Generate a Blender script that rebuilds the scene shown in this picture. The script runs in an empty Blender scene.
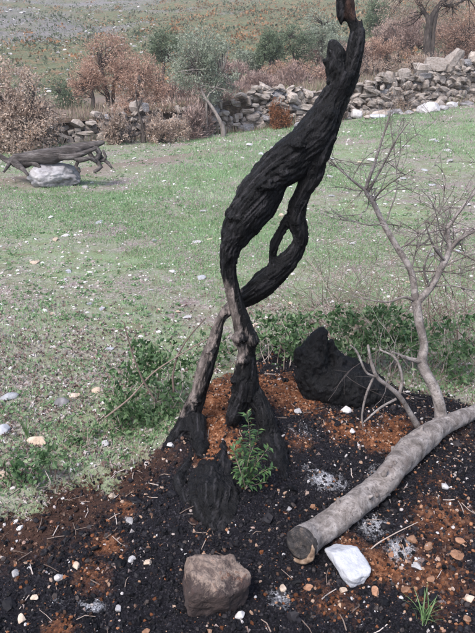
import bpy, math, random
import numpy as np
from mathutils import Vector, Matrix

random.seed(7)
RNG = np.random.default_rng(11)
scene = bpy.context.scene
COL = scene.collection

# ------------------------------------------------------------------ camera
CAM_H = 1.5
FPX, CX, CY = 620.0, 237.5, 316.5           # photo pixels (475 x 633)
HORIZON = 70.0
PITCH = math.atan((CY - HORIZON) / FPX)
cam = bpy.data.cameras.new('camera')
cam.sensor_fit = 'VERTICAL'; cam.sensor_height = 24.0
cam.lens = 24.0 * FPX / 633.0
cam.clip_start = 0.05; cam.clip_end = 1500
camo = bpy.data.objects.new('camera', cam); COL.objects.link(camo)
camo.location = (0, 0, CAM_H)
camo.rotation_euler = (math.pi / 2 - PITCH, 0, 0)
scene.camera = camo

# ------------------------------------------------------------------ sky, sun, exposure
SUN_EL, SUN_AZ = 54.0, -145.0                # azimuth measured from +Y (view direction) towards +X
world = bpy.data.worlds.new('World'); scene.world = world
world.use_nodes = True
wn = world.node_tree.nodes; wl = world.node_tree.links
bg = wn['Background']
sky = wn.new('ShaderNodeTexSky'); sky.sky_type = 'NISHITA'; sky.sun_disc = False
sky.sun_elevation = math.radians(SUN_EL); sky.sun_rotation = math.radians(SUN_AZ)
sky.air_density = 1.0; sky.dust_density = 3.0; sky.ozone_density = 1.0
wl.new(sky.outputs[0], bg.inputs[0]); bg.inputs[1].default_value = 0.125
sun = bpy.data.lights.new('sun', 'SUN'); sun.energy = 1.5; sun.angle = math.radians(18); sun.color = (1.0, 0.98, 0.965)
suno = bpy.data.objects.new('sun', sun); COL.objects.link(suno)
sd = Vector((math.sin(math.radians(SUN_AZ)) * math.cos(math.radians(SUN_EL)),
             math.cos(math.radians(SUN_AZ)) * math.cos(math.radians(SUN_EL)), math.sin(math.radians(SUN_EL))))
suno.rotation_euler = sd.to_track_quat('Z', 'Y').to_euler()
suno.location = (0, 0, 12)
scene.view_settings.view_transform = 'Standard'
scene.view_settings.look = 'None'
scene.view_settings.gamma = 1.0
scene.view_settings.exposure = 1.42
scene.cycles.max_bounces = 5
scene.cycles.use_denoising = True

# ------------------------------------------------------------------ noise (numpy)
def _hash(ix, iy, iz, seed):
    h = (ix * 374761393 + iy * 668265263 + iz * 2147483647 + seed * 1274126177) & 0xFFFFFFFF
    h = ((h ^ (h >> 13)) * 1274126177) & 0xFFFFFFFF
    h = (h ^ (h >> 16)) & 0xFFFFFFFF
    h = (h * 2246822519) & 0xFFFFFFFF
    return ((h ^ (h >> 15)) & 0xFFFFFF) / float(0xFFFFFF) * 2 - 1

def vnoise(p, seed=0):
    p = np.atleast_2d(np.asarray(p, float))
    i = np.floor(p).astype(np.int64); f = p - i
    f = f * f * (3 - 2 * f)
    r = 0
    for dx in (0, 1):
        wx = f[:, 0] if dx else 1 - f[:, 0]
        for dy in (0, 1):
            wy = f[:, 1] if dy else 1 - f[:, 1]
            for dz in (0, 1):
                wz = f[:, 2] if dz else 1 - f[:, 2]
                r = r + _hash(i[:, 0] + dx, i[:, 1] + dy, i[:, 2] + dz, seed) * wx * wy * wz
    return r

def fbm(p, oct=4, seed=0, gain=0.5):
    p = np.atleast_2d(np.asarray(p, float)); r = 0; a = 1.0; s = 0
    for k in range(oct):
        r = r + a * vnoise(p * (2.03 ** k), seed + 17 * k); s += a; a *= gain
    return r / s * 1.5

def xy0(x, y, s=1.0):
    x = np.atleast_1d(np.asarray(x, float)); y = np.atleast_1d(np.asarray(y, float))
    return np.stack([x * s, y * s, np.zeros_like(x)], 1)

def sstep(a, b, t):
    t = np.clip((t - a) / (b - a), 0, 1); return t * t * (3 - 2 * t)

# ------------------------------------------------------------------ terrain functions
TREE = (0.0, 2.35)
def H(x, y):
    """height of the field and of the burnt ground under the tree"""
    x = np.atleast_1d(np.asarray(x, float)); y = np.atleast_1d(np.asarray(y, float))
    far = sstep(4, 16, y)
    z = 0.088 * np.log1p(np.exp(np.clip((x + 0.5) * 1.2, -30, 30))) / 1.2 * far
    z = z + 0.10 * np.exp(-(((x - 0.05) / 0.62) ** 2 + ((y - 2.42) / 0.5) ** 2))
    z = z + 0.045 * np.exp(-(((x + 0.10) / 0.15) ** 2 + ((y - 1.97) / 0.24) ** 2))      # ash heaped over the old root
    z = z + 0.02 * fbm(xy0(x, y, 1.1), 2, 3)
    near = np.exp(-((y - 1.8) / 1.1) ** 2 - (x / 1.6) ** 2)
    z = z + (0.006 + 0.016 * near) * fbm(xy0(x, y, 7.0), 3, 5)
    z = z + (0.003 + 0.006 * near) * fbm(xy0(x, y, 30.0), 2, 9)
    # low earth bank running past the fallen trunk
    d = (y - (9.6 + (x + 2.6) * 1.25)) / 1.6
    z = z + 0.07 * np.exp(-(d / 0.28) ** 2) * sstep(-4.5, -3.2, x) * (1 - sstep(-1.4, 0.2, x))
    return z

CP, SP = math.cos(PITCH), math.sin(PITCH)
def ray(px, py):
    u = (px - CX) / FPX; v = (CY - py) / FPX
    return np.array([u, CP + v * SP, -SP + v * CP])

def P(px, py, Y):
    """point on the ray through a photo pixel at distance Y in front of the camera"""
    d = ray(px, py); return np.array([0, 0, CAM_H]) + d * (Y / d[1])

TT = np.geomspace(0.7, 120, 700)
def G(px, py, lift=0.0):
    """point where the ray through a photo pixel meets the ground (raised by lift)"""
    d = ray(px, py)
    q = d[None] * TT[:, None]; q[:, 2] += CAM_H
    g = q[:, 2] - H(q[:, 0], q[:, 1]) - lift
    k = np.argmax(g < 0)
    if g[k] >= 0: k = len(TT) - 1
    a, b = TT[max(k - 1, 0)], TT[k]
    ga, gb = g[max(k - 1, 0)], g[k]
    t = a + (b - a) * (ga / (ga - gb + 1e-12)) if k else b
    r = d * t; r[2] += CAM_H
    return r

def scale_at(Y):
    """metres per photo pixel at distance Y"""
    return (Y * CP + 0.0) / FPX if False else Y / FPX / CP * 0.93

def project(p):
    """photo pixel of world points, for choosing where material zones lie"""
    p = np.atleast_2d(p); x = p[:, 0]; y = p[:, 1]; z = p[:, 2] - CAM_H
    dep = y * CP - z * SP; up = y * SP + z * CP
    dep = np.where(dep < 0.05, 0.05, dep)
    return CX + FPX * x / dep, CY - FPX * up / dep, dep

def wall_y(x):
    x = np.asarray(x, float)
    return 15.9 + 0.42 * x + 0.25 * np.sin(x * 0.7 + 1)
def wall_h(x):
    x = np.asarray(x, float)
    return np.interp(x, [-9, -4.5, -2.9, 0.3, 5.5, 9, 14], [0.42, 0.5, 0.6, 0.82, 0.95, 1.02, 1.1])
def HH(x, y):
    """terrace above the wall and the hillside"""
    x = np.atleast_1d(np.asarray(x, float)); y = np.atleast_1d(np.asarray(y, float))
    wy = wall_y(np.clip(x, -14, 16))
    b = H(x, np.minimum(y, wy))
    d = np.maximum(y - wy, 0)
    z = b + (wall_h(x) - 0.12) * np.exp(-np.maximum(d - 8, 0) / 25)
    up = np.maximum(y - 26, 0)
    z = z + 0.155 * up * sstep(0, 14, up) + 0.10 * np.maximum(y - 130, 0)
    z = z + 0.10 * fbm(xy0(x, y, 0.5), 3, 21) * sstep(0.5, 3, d)
    z = z + 1.1 * fbm(xy0(x, y, 0.045), 3, 22) * sstep(20, 60, y) * 1.0
    z = z + 0.35 * fbm(xy0(x, y, 0.25), 3, 23) * sstep(30, 60, y)
    return z

# ------------------------------------------------------------------ mesh helpers
def mkmesh(name, V, faces, attrs=None, smooth=False):
    """faces: list of (m,k) int arrays"""
    me = bpy.data.meshes.new(name)
    V = np.asarray(V, np.float32)
    faces = [np.asarray(f, np.int32) for f in faces if len(f)]
    loops = np.concatenate([f.ravel() for f in faces])
    sizes = np.concatenate([np.full(len(f), f.shape[1], np.int32) for f in faces])
    me.vertices.add(len(V)); me.vertices.foreach_set('co', V.ravel())
    me.loops.add(len(loops)); me.loops.foreach_set('vertex_index', loops)
    me.polygons.add(len(sizes))
    starts = np.concatenate([[0], np.cumsum(sizes)[:-1]]).astype(np.int32)
    me.polygons.foreach_set('loop_start', starts)
    me.polygons.foreach_set('use_smooth', np.full(len(sizes), smooth, bool))
    me.update(calc_edges=True)
    for k, a in (attrs or {}).items():
        at = me.attributes.new(k, 'FLOAT', 'POINT'); at.data.foreach_set('value', np.asarray(a, np.float32))
    return me

def link(name, me, mat=None, parent=None, loc=None):
    o = bpy.data.objects.new(name, me); COL.objects.link(o)
    if mat is not None and me is not None and not me.materials:
        for m in (mat if isinstance(mat, (list, tuple)) else [mat]): me.materials.append(m)
    if loc is not None: o.location = loc
    if parent is not None: o.parent = parent
    return o

def tag(o, label, cat, group=None, kind=None):
    o['label'] = label; o['category'] = cat
    if group: o['group'] = group
    if kind: o['kind'] = kind
    return o

def empty(name, loc, label, cat, group=None):
    o = bpy.data.objects.new(name, None); COL.objects.link(o); o.location = loc
    o.empty_display_size = 0.1
    return tag(o, label, cat, group)

class MB:
    def __init__(s): s.V = []; s.F = {}; s.n = 0; s.A = []
    def add(s, V, F, rnd=0.0):
        V = np.asarray(V, float); F = np.asarray(F, int)
        s.V.append(V); s.F.setdefault(F.shape[1], []).append(F + s.n); s.n += len(V)
        s.A.append(np.broadcast_to(np.asarray(rnd, float), (len(V),)))
    def mesh(s, name, smooth=False, off=(0, 0, 0)):
        V = np.concatenate(s.V) - np.asarray(off, float)
        return mkmesh(name, V, [np.concatenate(f) for f in s.F.values()], {'rnd': np.concatenate(s.A)}, smooth)
    def build(s, name, mat, parent=None, smooth=False):
        off = np.array(parent.matrix_basis.translation) if parent is not None else np.zeros(3)
        return link(name, s.mesh(name, smooth, off), mat, parent)

def resample(pts, rad, step):
    pts = np.asarray(pts, float); rad = np.asarray(rad, float)
    n = len(pts)
    if n == 2:
        k = max(2, int(np.linalg.norm(pts[1] - pts[0]) / step) + 1)
        t = np.linspace(0, 1, k)[:, None]
        return pts[0] * (1 - t) + pts[1] * t, rad[0] * (1 - t[:, 0]) + rad[1] * t[:, 0]
    e = np.vstack([2 * pts[0] - pts[1], pts, 2 * pts[-1] - pts[-2]])
    R = np.concatenate([[rad[0]], rad, [rad[-1]]])
    op, orr = [], []
    for i in range(1, n):
        k = max(1, int(np.linalg.norm(e[i + 1] - e[i]) / step))
        for t in np.arange(k) / k:
            a, b, c, d = e[i - 1], e[i], e[i + 1], e[i + 2]
            op.append(0.5 * (2 * b + (c - a) * t + (2 * a - 5 * b + 4 * c - d) * t * t + (3 * b - a - 3 * c + d) * t ** 3))
            orr.append(R[i] * (1 - t) + R[i + 1] * t)
    op.append(pts[-1]); orr.append(rad[-1])
    return np.array(op), np.array(orr)

def tube(mb, pts, rad, sides=8, step=None, cap=True, rnd=0.0, wob=0.0, seed=0):
    pts = np.asarray(pts, float); rad = np.broadcast_to(np.asarray(rad, float), (len(pts),)).copy()
    if step: pts, rad = resample(pts, rad, step)
    n = len(pts)
    tan = np.gradient(pts, axis=0); tan /= np.linalg.norm(tan, axis=1)[:, None] + 1e-9
    u = np.cross(tan[0], [0.31, 0.17, 0.93]);
    if np.linalg.norm(u) < 1e-3: u = np.cross(tan[0], [1, 0, 0])
    u /= np.linalg.norm(u)
    ang = np.arange(sides) / sides * 2 * math.pi
    V = np.zeros((n, sides, 3))
    for i in range(n):
        u = u - tan[i] * u.dot(tan[i]); u /= np.linalg.norm(u) + 1e-9
        w = np.cross(tan[i], u)
        V[i] = pts[i] + rad[i] * (np.cos(ang)[:, None] * u + np.sin(ang)[:, None] * w)
    V = V.reshape(-1, 3)
    if wob:
        c = np.repeat(pts, sides, 0)
        f = 1 + wob * fbm(V * (0.35 / max(rad.max(), 1e-4)) + seed * 3.7, 3, seed)
        V = c + (V - c) * f[:, None]
    i = np.arange(n - 1)[:, None] * sides; j = np.arange(sides)[None]; k = (j + 1) % sides
    F = np.stack([i + j, i + k, i + sides + k, i + sides + j], -1).reshape(-1, 4)
    b = mb.n
    mb.add(V, F, rnd)
    if cap:
        ends = np.vstack([pts[0] - tan[0] * rad[0] * 0.25, pts[-1] + tan[-1] * rad[-1] * 0.5])
        mb.add(ends, np.zeros((0, 3), int), rnd)
        js = np.arange(sides); ks = (js + 1) % sides
        T = np.vstack([np.stack([np.full(sides, n * sides), ks, js], 1),
                       np.stack([np.full(sides, n * sides + 1), (n - 1) * sides + js, (n - 1) * sides + ks], 1)])
        mb.F.setdefault(3, []).append(T + b)

def rotmats(n, rng, tilt=math.pi):
    """random rotations; tilt limits how far the local Z leans from up"""
    a = rng.uniform(0, 2 * math.pi, n); t = rng.uniform(-1, 1, n) * tilt; b = rng.uniform(0, 2 * math.pi, n)
    ca, sa, ct, st, cb, sb = np.cos(a), np.sin(a), np.cos(t), np.sin(t), np.cos(b), np.sin(b)
    z = np.zeros(n); o = np.ones(n)
    Rz = np.stack([ca, -sa, z, sa, ca, z, z, z, o], 1).reshape(n, 3, 3)
    Rx = np.stack([o, z, z, z, ct, -st, z, st, ct], 1).reshape(n, 3, 3)
    Rb = np.stack([cb, -sb, z, sb, cb, z, z, z, o], 1).reshape(n, 3, 3)
    return Rz @ Rx @ Rb

def scatter(mb, tv, tf, pos, R, sc, rnd):
    """many copies of a small template; sc (n,) or (n,3)"""
    n = len(pos); tv = np.asarray(tv, float); tf = np.asarray(tf, int)
    sc = np.asarray(sc, float)
    if sc.ndim == 1: sc = np.repeat(sc[:, None], 3, 1)
    V = np.einsum('nij,nkj->nki', R, tv[None] * sc[:, None, :]) + np.asarray(pos)[:, None, :]
    F = (tf[None] + (np.arange(n) * len(tv))[:, None, None]).reshape(-1, tf.shape[1])
    mb.add(V.reshape(-1, 3), F, np.repeat(rnd, len(tv)))

def frame_from(dirs, rng):
    """rotation whose local Y points along dirs"""
    d = dirs / (np.linalg.norm(dirs, axis=1)[:, None] + 1e-9)
    r = rng.normal(size=d.shape); x = np.cross(d, r); x /= np.linalg.norm(x, axis=1)[:, None] + 1e-9
    z = np.cross(x, d)
    return np.stack([x, d, z], -1)

LEAF_V = np.array([[0, 0, 0], [-.5, .45, .10], [0, .5, -.02], [.5, .45, .10], [0, 1, -.08]])
LEAF_F = np.array([[0, 2, 1], [0, 3, 2], [1, 2, 4], [2, 3, 4]])
CARD_V = np.array([[0, 0, 0], [-.5, .5, .06], [.5, .5, .06], [0, 1, 0]]); CARD_F = np.array([[0, 2, 1], [1, 2, 3]])
BLADE_V = np.array([[-.5, 0, 0], [.5, 0, 0], [.0, .0, 1]]); BLADE_F = np.array([[0, 1, 2]])
OCT_V = np.array([[1, 0, 0], [-1, 0, 0], [0, 1, 0], [0, -1, 0], [0, 0, 1], [0, 0, -1]], float)
OCT_F = np.array([[0, 2, 4], [2, 1, 4], [1, 3, 4], [3, 0, 4], [2, 0, 5], [1, 2, 5], [3, 1, 5], [0, 3, 5]])

def ico(sub):
    t = (1 + 5 ** .5) / 2
    v = [(-1, t, 0), (1, t, 0), (-1, -t, 0), (1, -t, 0), (0, -1, t), (0, 1, t), (0, -1, -t), (0, 1, -t), (t, 0, -1), (t, 0, 1), (-t, 0, -1), (-t, 0, 1)]
    f = [(0, 11, 5), (0, 5, 1), (0, 1, 7), (0, 7, 10), (0, 10, 11), (1, 5, 9), (5, 11, 4), (11, 10, 2), (10, 7, 6), (7, 1, 8),
         (3, 9, 4), (3, 4, 2), (3, 2, 6), (3, 6, 8), (3, 8, 9), (4, 9, 5), (2, 4, 11), (6, 2, 10), (8, 6, 7), (9, 8, 1)]
    v = [np.array(p) / np.linalg.norm(p) for p in v]
    for _ in range(sub):
        c = {}; nf = []
        def mid(a, b):
            k = (min(a, b), max(a, b))
            if k not in c:
                m = v[a] + v[b]; v.append(m / np.linalg.norm(m)); c[k] = len(v) - 1
            return c[k]
        for a, b, d in f:
            x, y, z = mid(a, b), mid(b, d), mid(d, a)
            nf += [(a, x, z), (b, y, x), (d, z, y), (x, y, z)]
        f = nf
    return np.array(v), np.array(f)
ICO = {k: ico(k) for k in range(5)}

def rockverts(seed, sub=3, cuts=9, depth=(0.55, 0.9), rough=0.06, box=0.0):
    V, F = ICO[sub]; V = V.copy(); r = np.random.default_rng(seed)
    if box:
        p = 2 + box * 6
        V = V / (np.sum(np.abs(V) ** p, 1) ** (1 / p))[:, None]
        V *= 0.82
    for _ in range(cuts):
        n = r.normal(size=3); n /= np.linalg.norm(n); d = r.uniform(*depth)
        s = V @ n; over = np.maximum(s - d, 0)
        V = V - over[:, None] * n * 0.93
    V = V * (1 + rough * fbm(V * 2.6 + seed, 4, seed))[:, None]
    if sub >= 3: V = V * (1 + rough * .55 * (1 - 2 * np.abs(fbm(V * 5.5 + seed, 4, seed + 1))))[:, None]
    return V, F

# ------------------------------------------------------------------ material helpers
def newmat(name, rough=0.85, spec=0.25):
    m = bpy.data.materials.new(name); m.use_nodes = True
    nt = m.node_tree; b = nt.nodes['Principled BSDF']
    b.inputs['Roughness'].default_value = rough
    b.inputs['Specular IOR Level'].default_value = spec
    return m, nt, b
def N(nt, t, **kw):
    n = nt.nodes.new(t)
    for k, v in kw.items():
        if k.startswith('i_'): n.inputs[k[2:].replace('_', ' ')].default_value = v
        else: setattr(n, k, v)
    return n
def ramp(nt, fac, stops, interp='LINEAR'):
    r = nt.nodes.new('ShaderNodeValToRGB'); r.color_ramp.interpolation = interp
    e = r.color_ramp.elements
    while len(e) < len(stops): e.new(0.5)
    for k, (p, c) in enumerate(stops):
        e[k].position = p; e[k].color = (*c, 1) if len(c) == 3 else c
    nt.links.new(fac, r.inputs[0]); return r.outputs[0]
def noise(nt, vec, scale, detail=4, rough=0.55, dist=0.0):
    n = N(nt, 'ShaderNodeTexNoise'); n.inputs['Scale'].default_value = scale
    n.inputs['Detail'].default_value = detail; n.inputs['Roughness'].default_value = rough
    n.inputs['Distortion'].default_value = dist
    if vec is not None: nt.links.new(vec, n.inputs['Vector'])
    return n.outputs['Fac']
def mixc(nt, fac, a, b, mode='MIX'):
    m = nt.nodes.new('ShaderNodeMix'); m.data_type = 'RGBA'; m.blend_type = mode
    if isinstance(fac, (int, float)): m.inputs[0].default_value = fac
    else: nt.links.new(fac, m.inputs[0])
    for s, i in ((a, 6), (b, 7)):
        if isinstance(s, tuple): m.inputs[i].default_value = (*s, 1)
        else: nt.links.new(s, m.inputs[i])
    return m.outputs[2]
def math_(nt, op, a, b=None, clamp=False):
    m = nt.nodes.new('ShaderNodeMath'); m.operation = op; m.use_clamp = clamp
    for s, i in ((a, 0), (b, 1)):
        if s is None: continue
        if isinstance(s, (int, float)): m.inputs[i].default_value = s
        else: nt.links.new(s, m.inputs[i])
    return m.outputs[0]
def attr(nt, name):
    a = nt.nodes.new('ShaderNodeAttribute'); a.attribute_name = name; return a.outputs['Fac']
def coords(nt, which='Object'):
    return nt.nodes.new('ShaderNodeTexCoord').outputs[which]
def mapping(nt, vec, scale=(1, 1, 1), rot=(0, 0, 0)):
    m = nt.nodes.new('ShaderNodeMapping'); m.inputs['Scale'].default_value = scale; m.inputs['Rotation'].default_value = rot
    nt.links.new(vec, m.inputs['Vector']); return m.outputs[0]
def bump(nt, bsdf, height, strength=0.5, dist=0.02):
    b = nt.nodes.new('ShaderNodeBump'); b.inputs['Strength'].default_value = strength; b.inputs['Distance'].default_value = dist
    nt.links.new(height, b.inputs['Height']); nt.links.new(b.outputs[0], bsdf.inputs['Normal'])

def stone_mat(name, stops, scale=6.0, bscale=25.0, bstr=0.6, rough=0.9, pits=True):
    m, nt, b = newmat(name, rough, 0.2)
    oi = nt.nodes.new('ShaderNodeObjectInfo').outputs['Random']
    c = coords(nt)
    v = nt.nodes.new('ShaderNodeVectorMath'); v.operation = 'ADD'
    nt.links.new(c, v.inputs[0]); nt.links.new(math_(nt, 'MULTIPLY', oi, 37.0), v.inputs[1])
    n1 = noise(nt, v.outputs[0], scale, 6, 0.6, 0.4); n2 = noise(nt, v.outputs[0], bscale, 5, 0.65)
    f = math_(nt, 'ADD', math_(nt, 'MULTIPLY', n1, 0.7), math_(nt, 'MULTIPLY', n2, 0.3))
    col = ramp(nt, f, stops)
    val = math_(nt, 'ADD', math_(nt, 'MULTIPLY', oi, 0.5), 0.72)
    hs = nt.nodes.new('ShaderNodeHueSaturation'); nt.links.new(col, hs.inputs['Color']); nt.links.new(val, hs.inputs['Value'])
    nt.links.new(hs.outputs[0], b.inputs['Base Color'])
    bump(nt, b, f, bstr, 0.03)
    return m

def tint_mat(name, stops, rough=0.85, spec=0.2, nscale=60.0, trans=0.0, var=0.35):
    """colour chosen by the per-piece 'rnd' attribute, with fine grain"""
    m, nt, b = newmat(name, rough, spec)
    col = ramp(nt, attr(nt, 'rnd'), stops)
    g = noise(nt, coords(nt), nscale, 3, 0.6)
    hs = nt.nodes.new('ShaderNodeHueSaturation'); nt.links.new(col, hs.inputs['Color'])
    nt.links.new(math_(nt, 'ADD', math_(nt, 'MULTIPLY', g, var * 2), 1 - var), hs.inputs['Value'])
    nt.links.new(hs.outputs[0], b.inputs['Base Color'])
    if trans:
        tr = nt.nodes.new('ShaderNodeBsdfTranslucent'); nt.links.new(hs.outputs[0], tr.inputs[0])
        mx = nt.nodes.new('ShaderNodeMixShader'); mx.inputs[0].default_value = trans
        nt.links.new(b.outputs[0], mx.inputs[1]); nt.links.new(tr.outputs[0], mx.inputs[2])
        nt.links.new(mx.outputs[0], nt.nodes['Material Output'].inputs['Surface'])
    return m

# ------------------------------------------------------------------ material zones of the burnt ground (world space)
def world_spots(spots):
    out = []
    for (x, y, rx, ry, a) in spots:
        c = G(x, y); e = G(x + rx, y); f = G(x, y - ry)
        out.append((c[0], c[1], max(abs(e[0] - c[0]), .01), max(abs(f[1] - c[1]), .01), a))
    return out
def spotmask(spots, x, y):
    m = np.zeros_like(x)
    for (cx, cy, rx, ry, a) in spots:
        m = np.maximum(m, a * np.exp(-(((x - cx) / rx) ** 2 + ((y - cy) / ry) ** 2)))
    return m
RED = world_spots([(214, 412, 16, 40, 1.1), (228, 440, 16, 14, .9), (248, 385, 30, 16, 1.0), (285, 388, 24, 15, 1.1), (305, 398, 20, 10, .8),
                   (345, 425, 22, 12, .7), (380, 437, 26, 14, .95), (395, 425, 16, 10, .8), (108, 545, 22, 14, .65), (92, 575, 24, 18, .5),
                   (62, 628, 20, 14, .65), (385, 568, 32, 24, .7), (430, 575, 50, 44, .5), (445, 520, 44, 36, .5), (350, 545, 18, 12, .6), (300, 440, 18, 12, .4),
                   (330, 600, 40, 25, .4), (125, 510, 14, 12, .5), (440, 480, 30, 20, .35)])
ASH = world_spots([(328, 480, 20, 8, .95), (372, 523, 20, 12, .8), (400, 548, 16, 12, 1.0), (92, 606, 14, 8, .95), (280, 600, 14, 16, .7), (312, 470, 12, 8, .6), (375, 470, 12, 10, .5),
                   (130, 520, 8, 5, .7), (60, 600, 14, 6, .45), (440, 600, 8, 6, .6), (420, 560, 10, 8, .5), (30, 600, 16, 8, .3), (300, 430, 25, 14, .4), (160, 600, 14, 6, .3)])
BROWN = world_spots([(60, 505, 60, 30, 1.15), (110, 480, 50, 26, 1.0), (20, 530, 60, 30, 1.0), (150, 462, 40, 20, .8), (150, 470, 26, 16, .45), (380, 560, 60, 30, .35), (450, 430, 50, 20, .5)])
BURN_LINE = np.array([G(x, y)[:2] for x, y in [(-160, 575), (0, 508), (60, 480), (105, 452), (150, 436), (180, 415), (215, 372), (270, 352), (330, 352), (400, 378), (475, 392), (640, 392)]])
def burn_mask(x, y):
    yb = np.interp(x, BURN_LINE[:, 0], BURN_LINE[:, 1])
    e = 0.16 * fbm(xy0(x, y, 4), 4, 41)
    return 1 - sstep(-0.30, 0.14, y - yb + e)

def axis(*segs):
    out = []
    for a, b, n in segs: out.append(np.linspace(a, b, n, endpoint=False))
    return np.concatenate(out)
def geo(a, b, n): return a * (b / a) ** (np.arange(n) / n)

def grid_mesh(name, xs, ys, hf, attrf=None):
    X, Y = np.meshgrid(xs, ys); x = X.ravel(); y = Y.ravel(); z = hf(x, y)
    nx, ny = len(xs), len(ys)
    i = np.arange(ny - 1)[:, None] * nx + np.arange(nx - 1)[None]
    F = np.stack([i, i + 1, i + nx + 1, i + nx], -1).reshape(-1, 4)
    return mkmesh(name, np.stack([x, y, z], 1), [F], attrf(x, y) if attrf else None, True)

# --- ground material
gm, nt, b = newmat('field_soil', 0.95, 0.1)
c = coords(nt)
nA = noise(nt, c, 0.9, 5, 0.6); nB = noise(nt, c, 6, 5, 0.65); nC = noise(nt, c, 40, 4, 0.7); nD = noise(nt, c, 150, 3, 0.7)
grass = ramp(nt, nB, [(0.3, (0.14, 0.11, 0.085)), (0.45, (0.175, 0.215, 0.12)), (0.6, (0.19, 0.275, 0.15)), (0.75, (0.28, 0.305, 0.235))])
litter = ramp(nt, nC, [(0.3, (0.12, 0.075, 0.07)), (0.5, (0.22, 0.18, 0.17)), (0.62, (0.34, 0.30, 0.29)), (0.72, (0.18, 0.115, 0.10))])
fcol = mixc(nt, ramp(nt, math_(nt, 'ADD', math_(nt, 'MULTIPLY', nA, .5), math_(nt, 'MULTIPLY', nB, .5)), [(0.42, (0, 0, 0)), (0.58, (1, 1, 1))]), grass, litter)
path = mixc(nt, nC, (0.13, 0.095, 0.08), (0.25, 0.2, 0.17))
fcol = mixc(nt, attr(nt, 'path'), fcol, path)
char = ramp(nt, nD, [(0.32, (0.003, 0.003, 0.0042)), (0.54, (0.010, 0.0095, 0.0125)), (0.66, (0.032, 0.030, 0.036)), (0.74, (0.16, 0.155, 0.17))])
def thr(a, n, w=0.18, lo=0.45):
    s = math_(nt, 'ADD', a, math_(nt, 'MULTIPLY', math_(nt, 'SUBTRACT', n, 0.5), 1.5))
    return ramp(nt, s, [(lo, (0, 0, 0)), (lo + w, (1, 1, 1))])
brown = mixc(nt, nC, (0.018, 0.0105, 0.009), (0.068, 0.037, 0.028))
red = ramp(nt, nC, [(0.3, (0.045, 0.018, 0.010)), (0.5, (0.16, 0.063, 0.030)), (0.7, (0.28, 0.14, 0.08))])
ash = ramp(nt, nD, [(0.35, (0.10, 0.10, 0.11)), (0.5, (0.24, 0.24, 0.26)), (0.7, (0.5, 0.5, 0.53))])
bcol = mixc(nt, thr(attr(nt, 'brown'), nC, .5, .3), char, brown)
bcol = mixc(nt, thr(attr(nt, 'red'), math_(nt, 'ADD', math_(nt, 'MULTIPLY', nB, .5), math_(nt, 'MULTIPLY', nC, .5)), .6, .22), bcol, red)
bcol = mixc(nt, thr(attr(nt, 'ash'), math_(nt, 'ADD', math_(nt, 'MULTIPLY', nC, .6), math_(nt, 'MULTIPLY', nD, .4)), .5, .34), bcol, ash)
col = mixc(nt, thr(attr(nt, 'burn'), nC, .2, .42), fcol, bcol)
nt.links.new(col, b.inputs['Base Color'])
bump(nt, b, math_(nt, 'ADD', math_(nt, 'MULTIPLY', nC, .7), math_(nt, 'MULTIPLY', nD, .35)), 0.9, 0.02)

def field_attrs(x, y):
    d = (y - (9.6 + (x + 2.6) * 1.25)) / 1.6
    path = np.exp(-(d / 0.36) ** 2) * sstep(-4.5, -3.2, x) * (1 - sstep(-1.2, 0.4, x)) * 0.9
    return {'burn': burn_mask(x, y), 'red': spotmask(RED, x, y), 'ash': spotmask(ASH, x, y), 'brown': spotmask(BROWN, x, y), 'path': path}
xs = np.concatenate([-geo(2.0, 40, 60)[::-1], axis((-2.0, 2.0, 230)), geo(2.0, 40, 60)])
xs = np.unique(np.round(xs, 5))
ys = np.concatenate([axis((-6, 0.7, 14), (0.7, 3.6, 190), (3.6, 8, 90)), geo(8, 40, 90)])
fg = link('field_ground', grid_mesh('field_ground', xs, ys[ys < 25], lambda x, y: np.where(y > wall_y(np.clip(x, -14, 16)) + 1.2, -0.6, H(x, y)), field_attrs), gm)
fg['kind'] = 'structure'; fg['label'] = 'stony grass field with black burnt soil under the charred tree'; fg['category'] = 'ground'

# --- hillside
hm, nt, b = newmat('hill_scrub_soil', 0.95, 0.1)
c = coords(nt)
n1 = noise(nt, c, 0.10, 5, 0.6); n2 = noise(nt, c, 1.6, 7, 0.8); n3 = noise(nt, c, 6.0, 6, 0.85)
green = ramp(nt, n3, [(.3, (0.05, 0.07, 0.038)), (.5, (0.13, 0.145, 0.085)), (.7, (0.23, 0.225, 0.16))])
rust = ramp(nt, n3, [(.3, (0.11, 0.06, 0.035)), (.5, (0.235, 0.145, 0.09)), (.7, (0.36, 0.24, 0.16))])
grey = ramp(nt, n3, [(.3, (0.09, 0.085, 0.08)), (.5, (0.19, 0.175, 0.175)), (.7, (0.33, 0.31, 0.315))])
hc = mixc(nt, ramp(nt, n2, [(0.5, (0, 0, 0)), (0.6, (1, 1, 1))]), green, rust)
hc = mixc(nt, thr(attr(nt, 'rock'), n2, .5, .3), hc, grey)
litter = mixc(nt, n3, (0.15, 0.105, 0.085), (0.27, 0.215, 0.18))
hc = mixc(nt, attr(nt, 'near'), hc, litter)
nt.links.new(hc, b.inputs['Base Color']); bump(nt, b, n3, 0.7, 0.2)
def hill_attrs(x, y):
    az = x / np.maximum(y, 1)
    rock = 0.62 * (1 - sstep(-0.34, 0.16, az + 0.06 * fbm(xy0(x, y, .06), 2, 51))) * sstep(38, 60, y) + 0.45 * fbm(xy0(x, y, .16), 4, 52)
    return {'rock': np.clip(rock, 0, 1.2), 'near': 1 - sstep(24, 34, y + 4 * fbm(xy0(x, y, .2), 2, 53))}
hx = np.unique(np.round(np.concatenate([-geo(10, 140, 36)[::-1], axis((-10, 10, 60)), geo(10, 140, 36)]), 4))
hu = np.concatenate([axis((0.05, 12, 60)), geo(12, 230, 110)])
X, U = np.meshgrid(hx, hu); hyy = wall_y(np.clip(X, -14, 16)) + U
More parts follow.
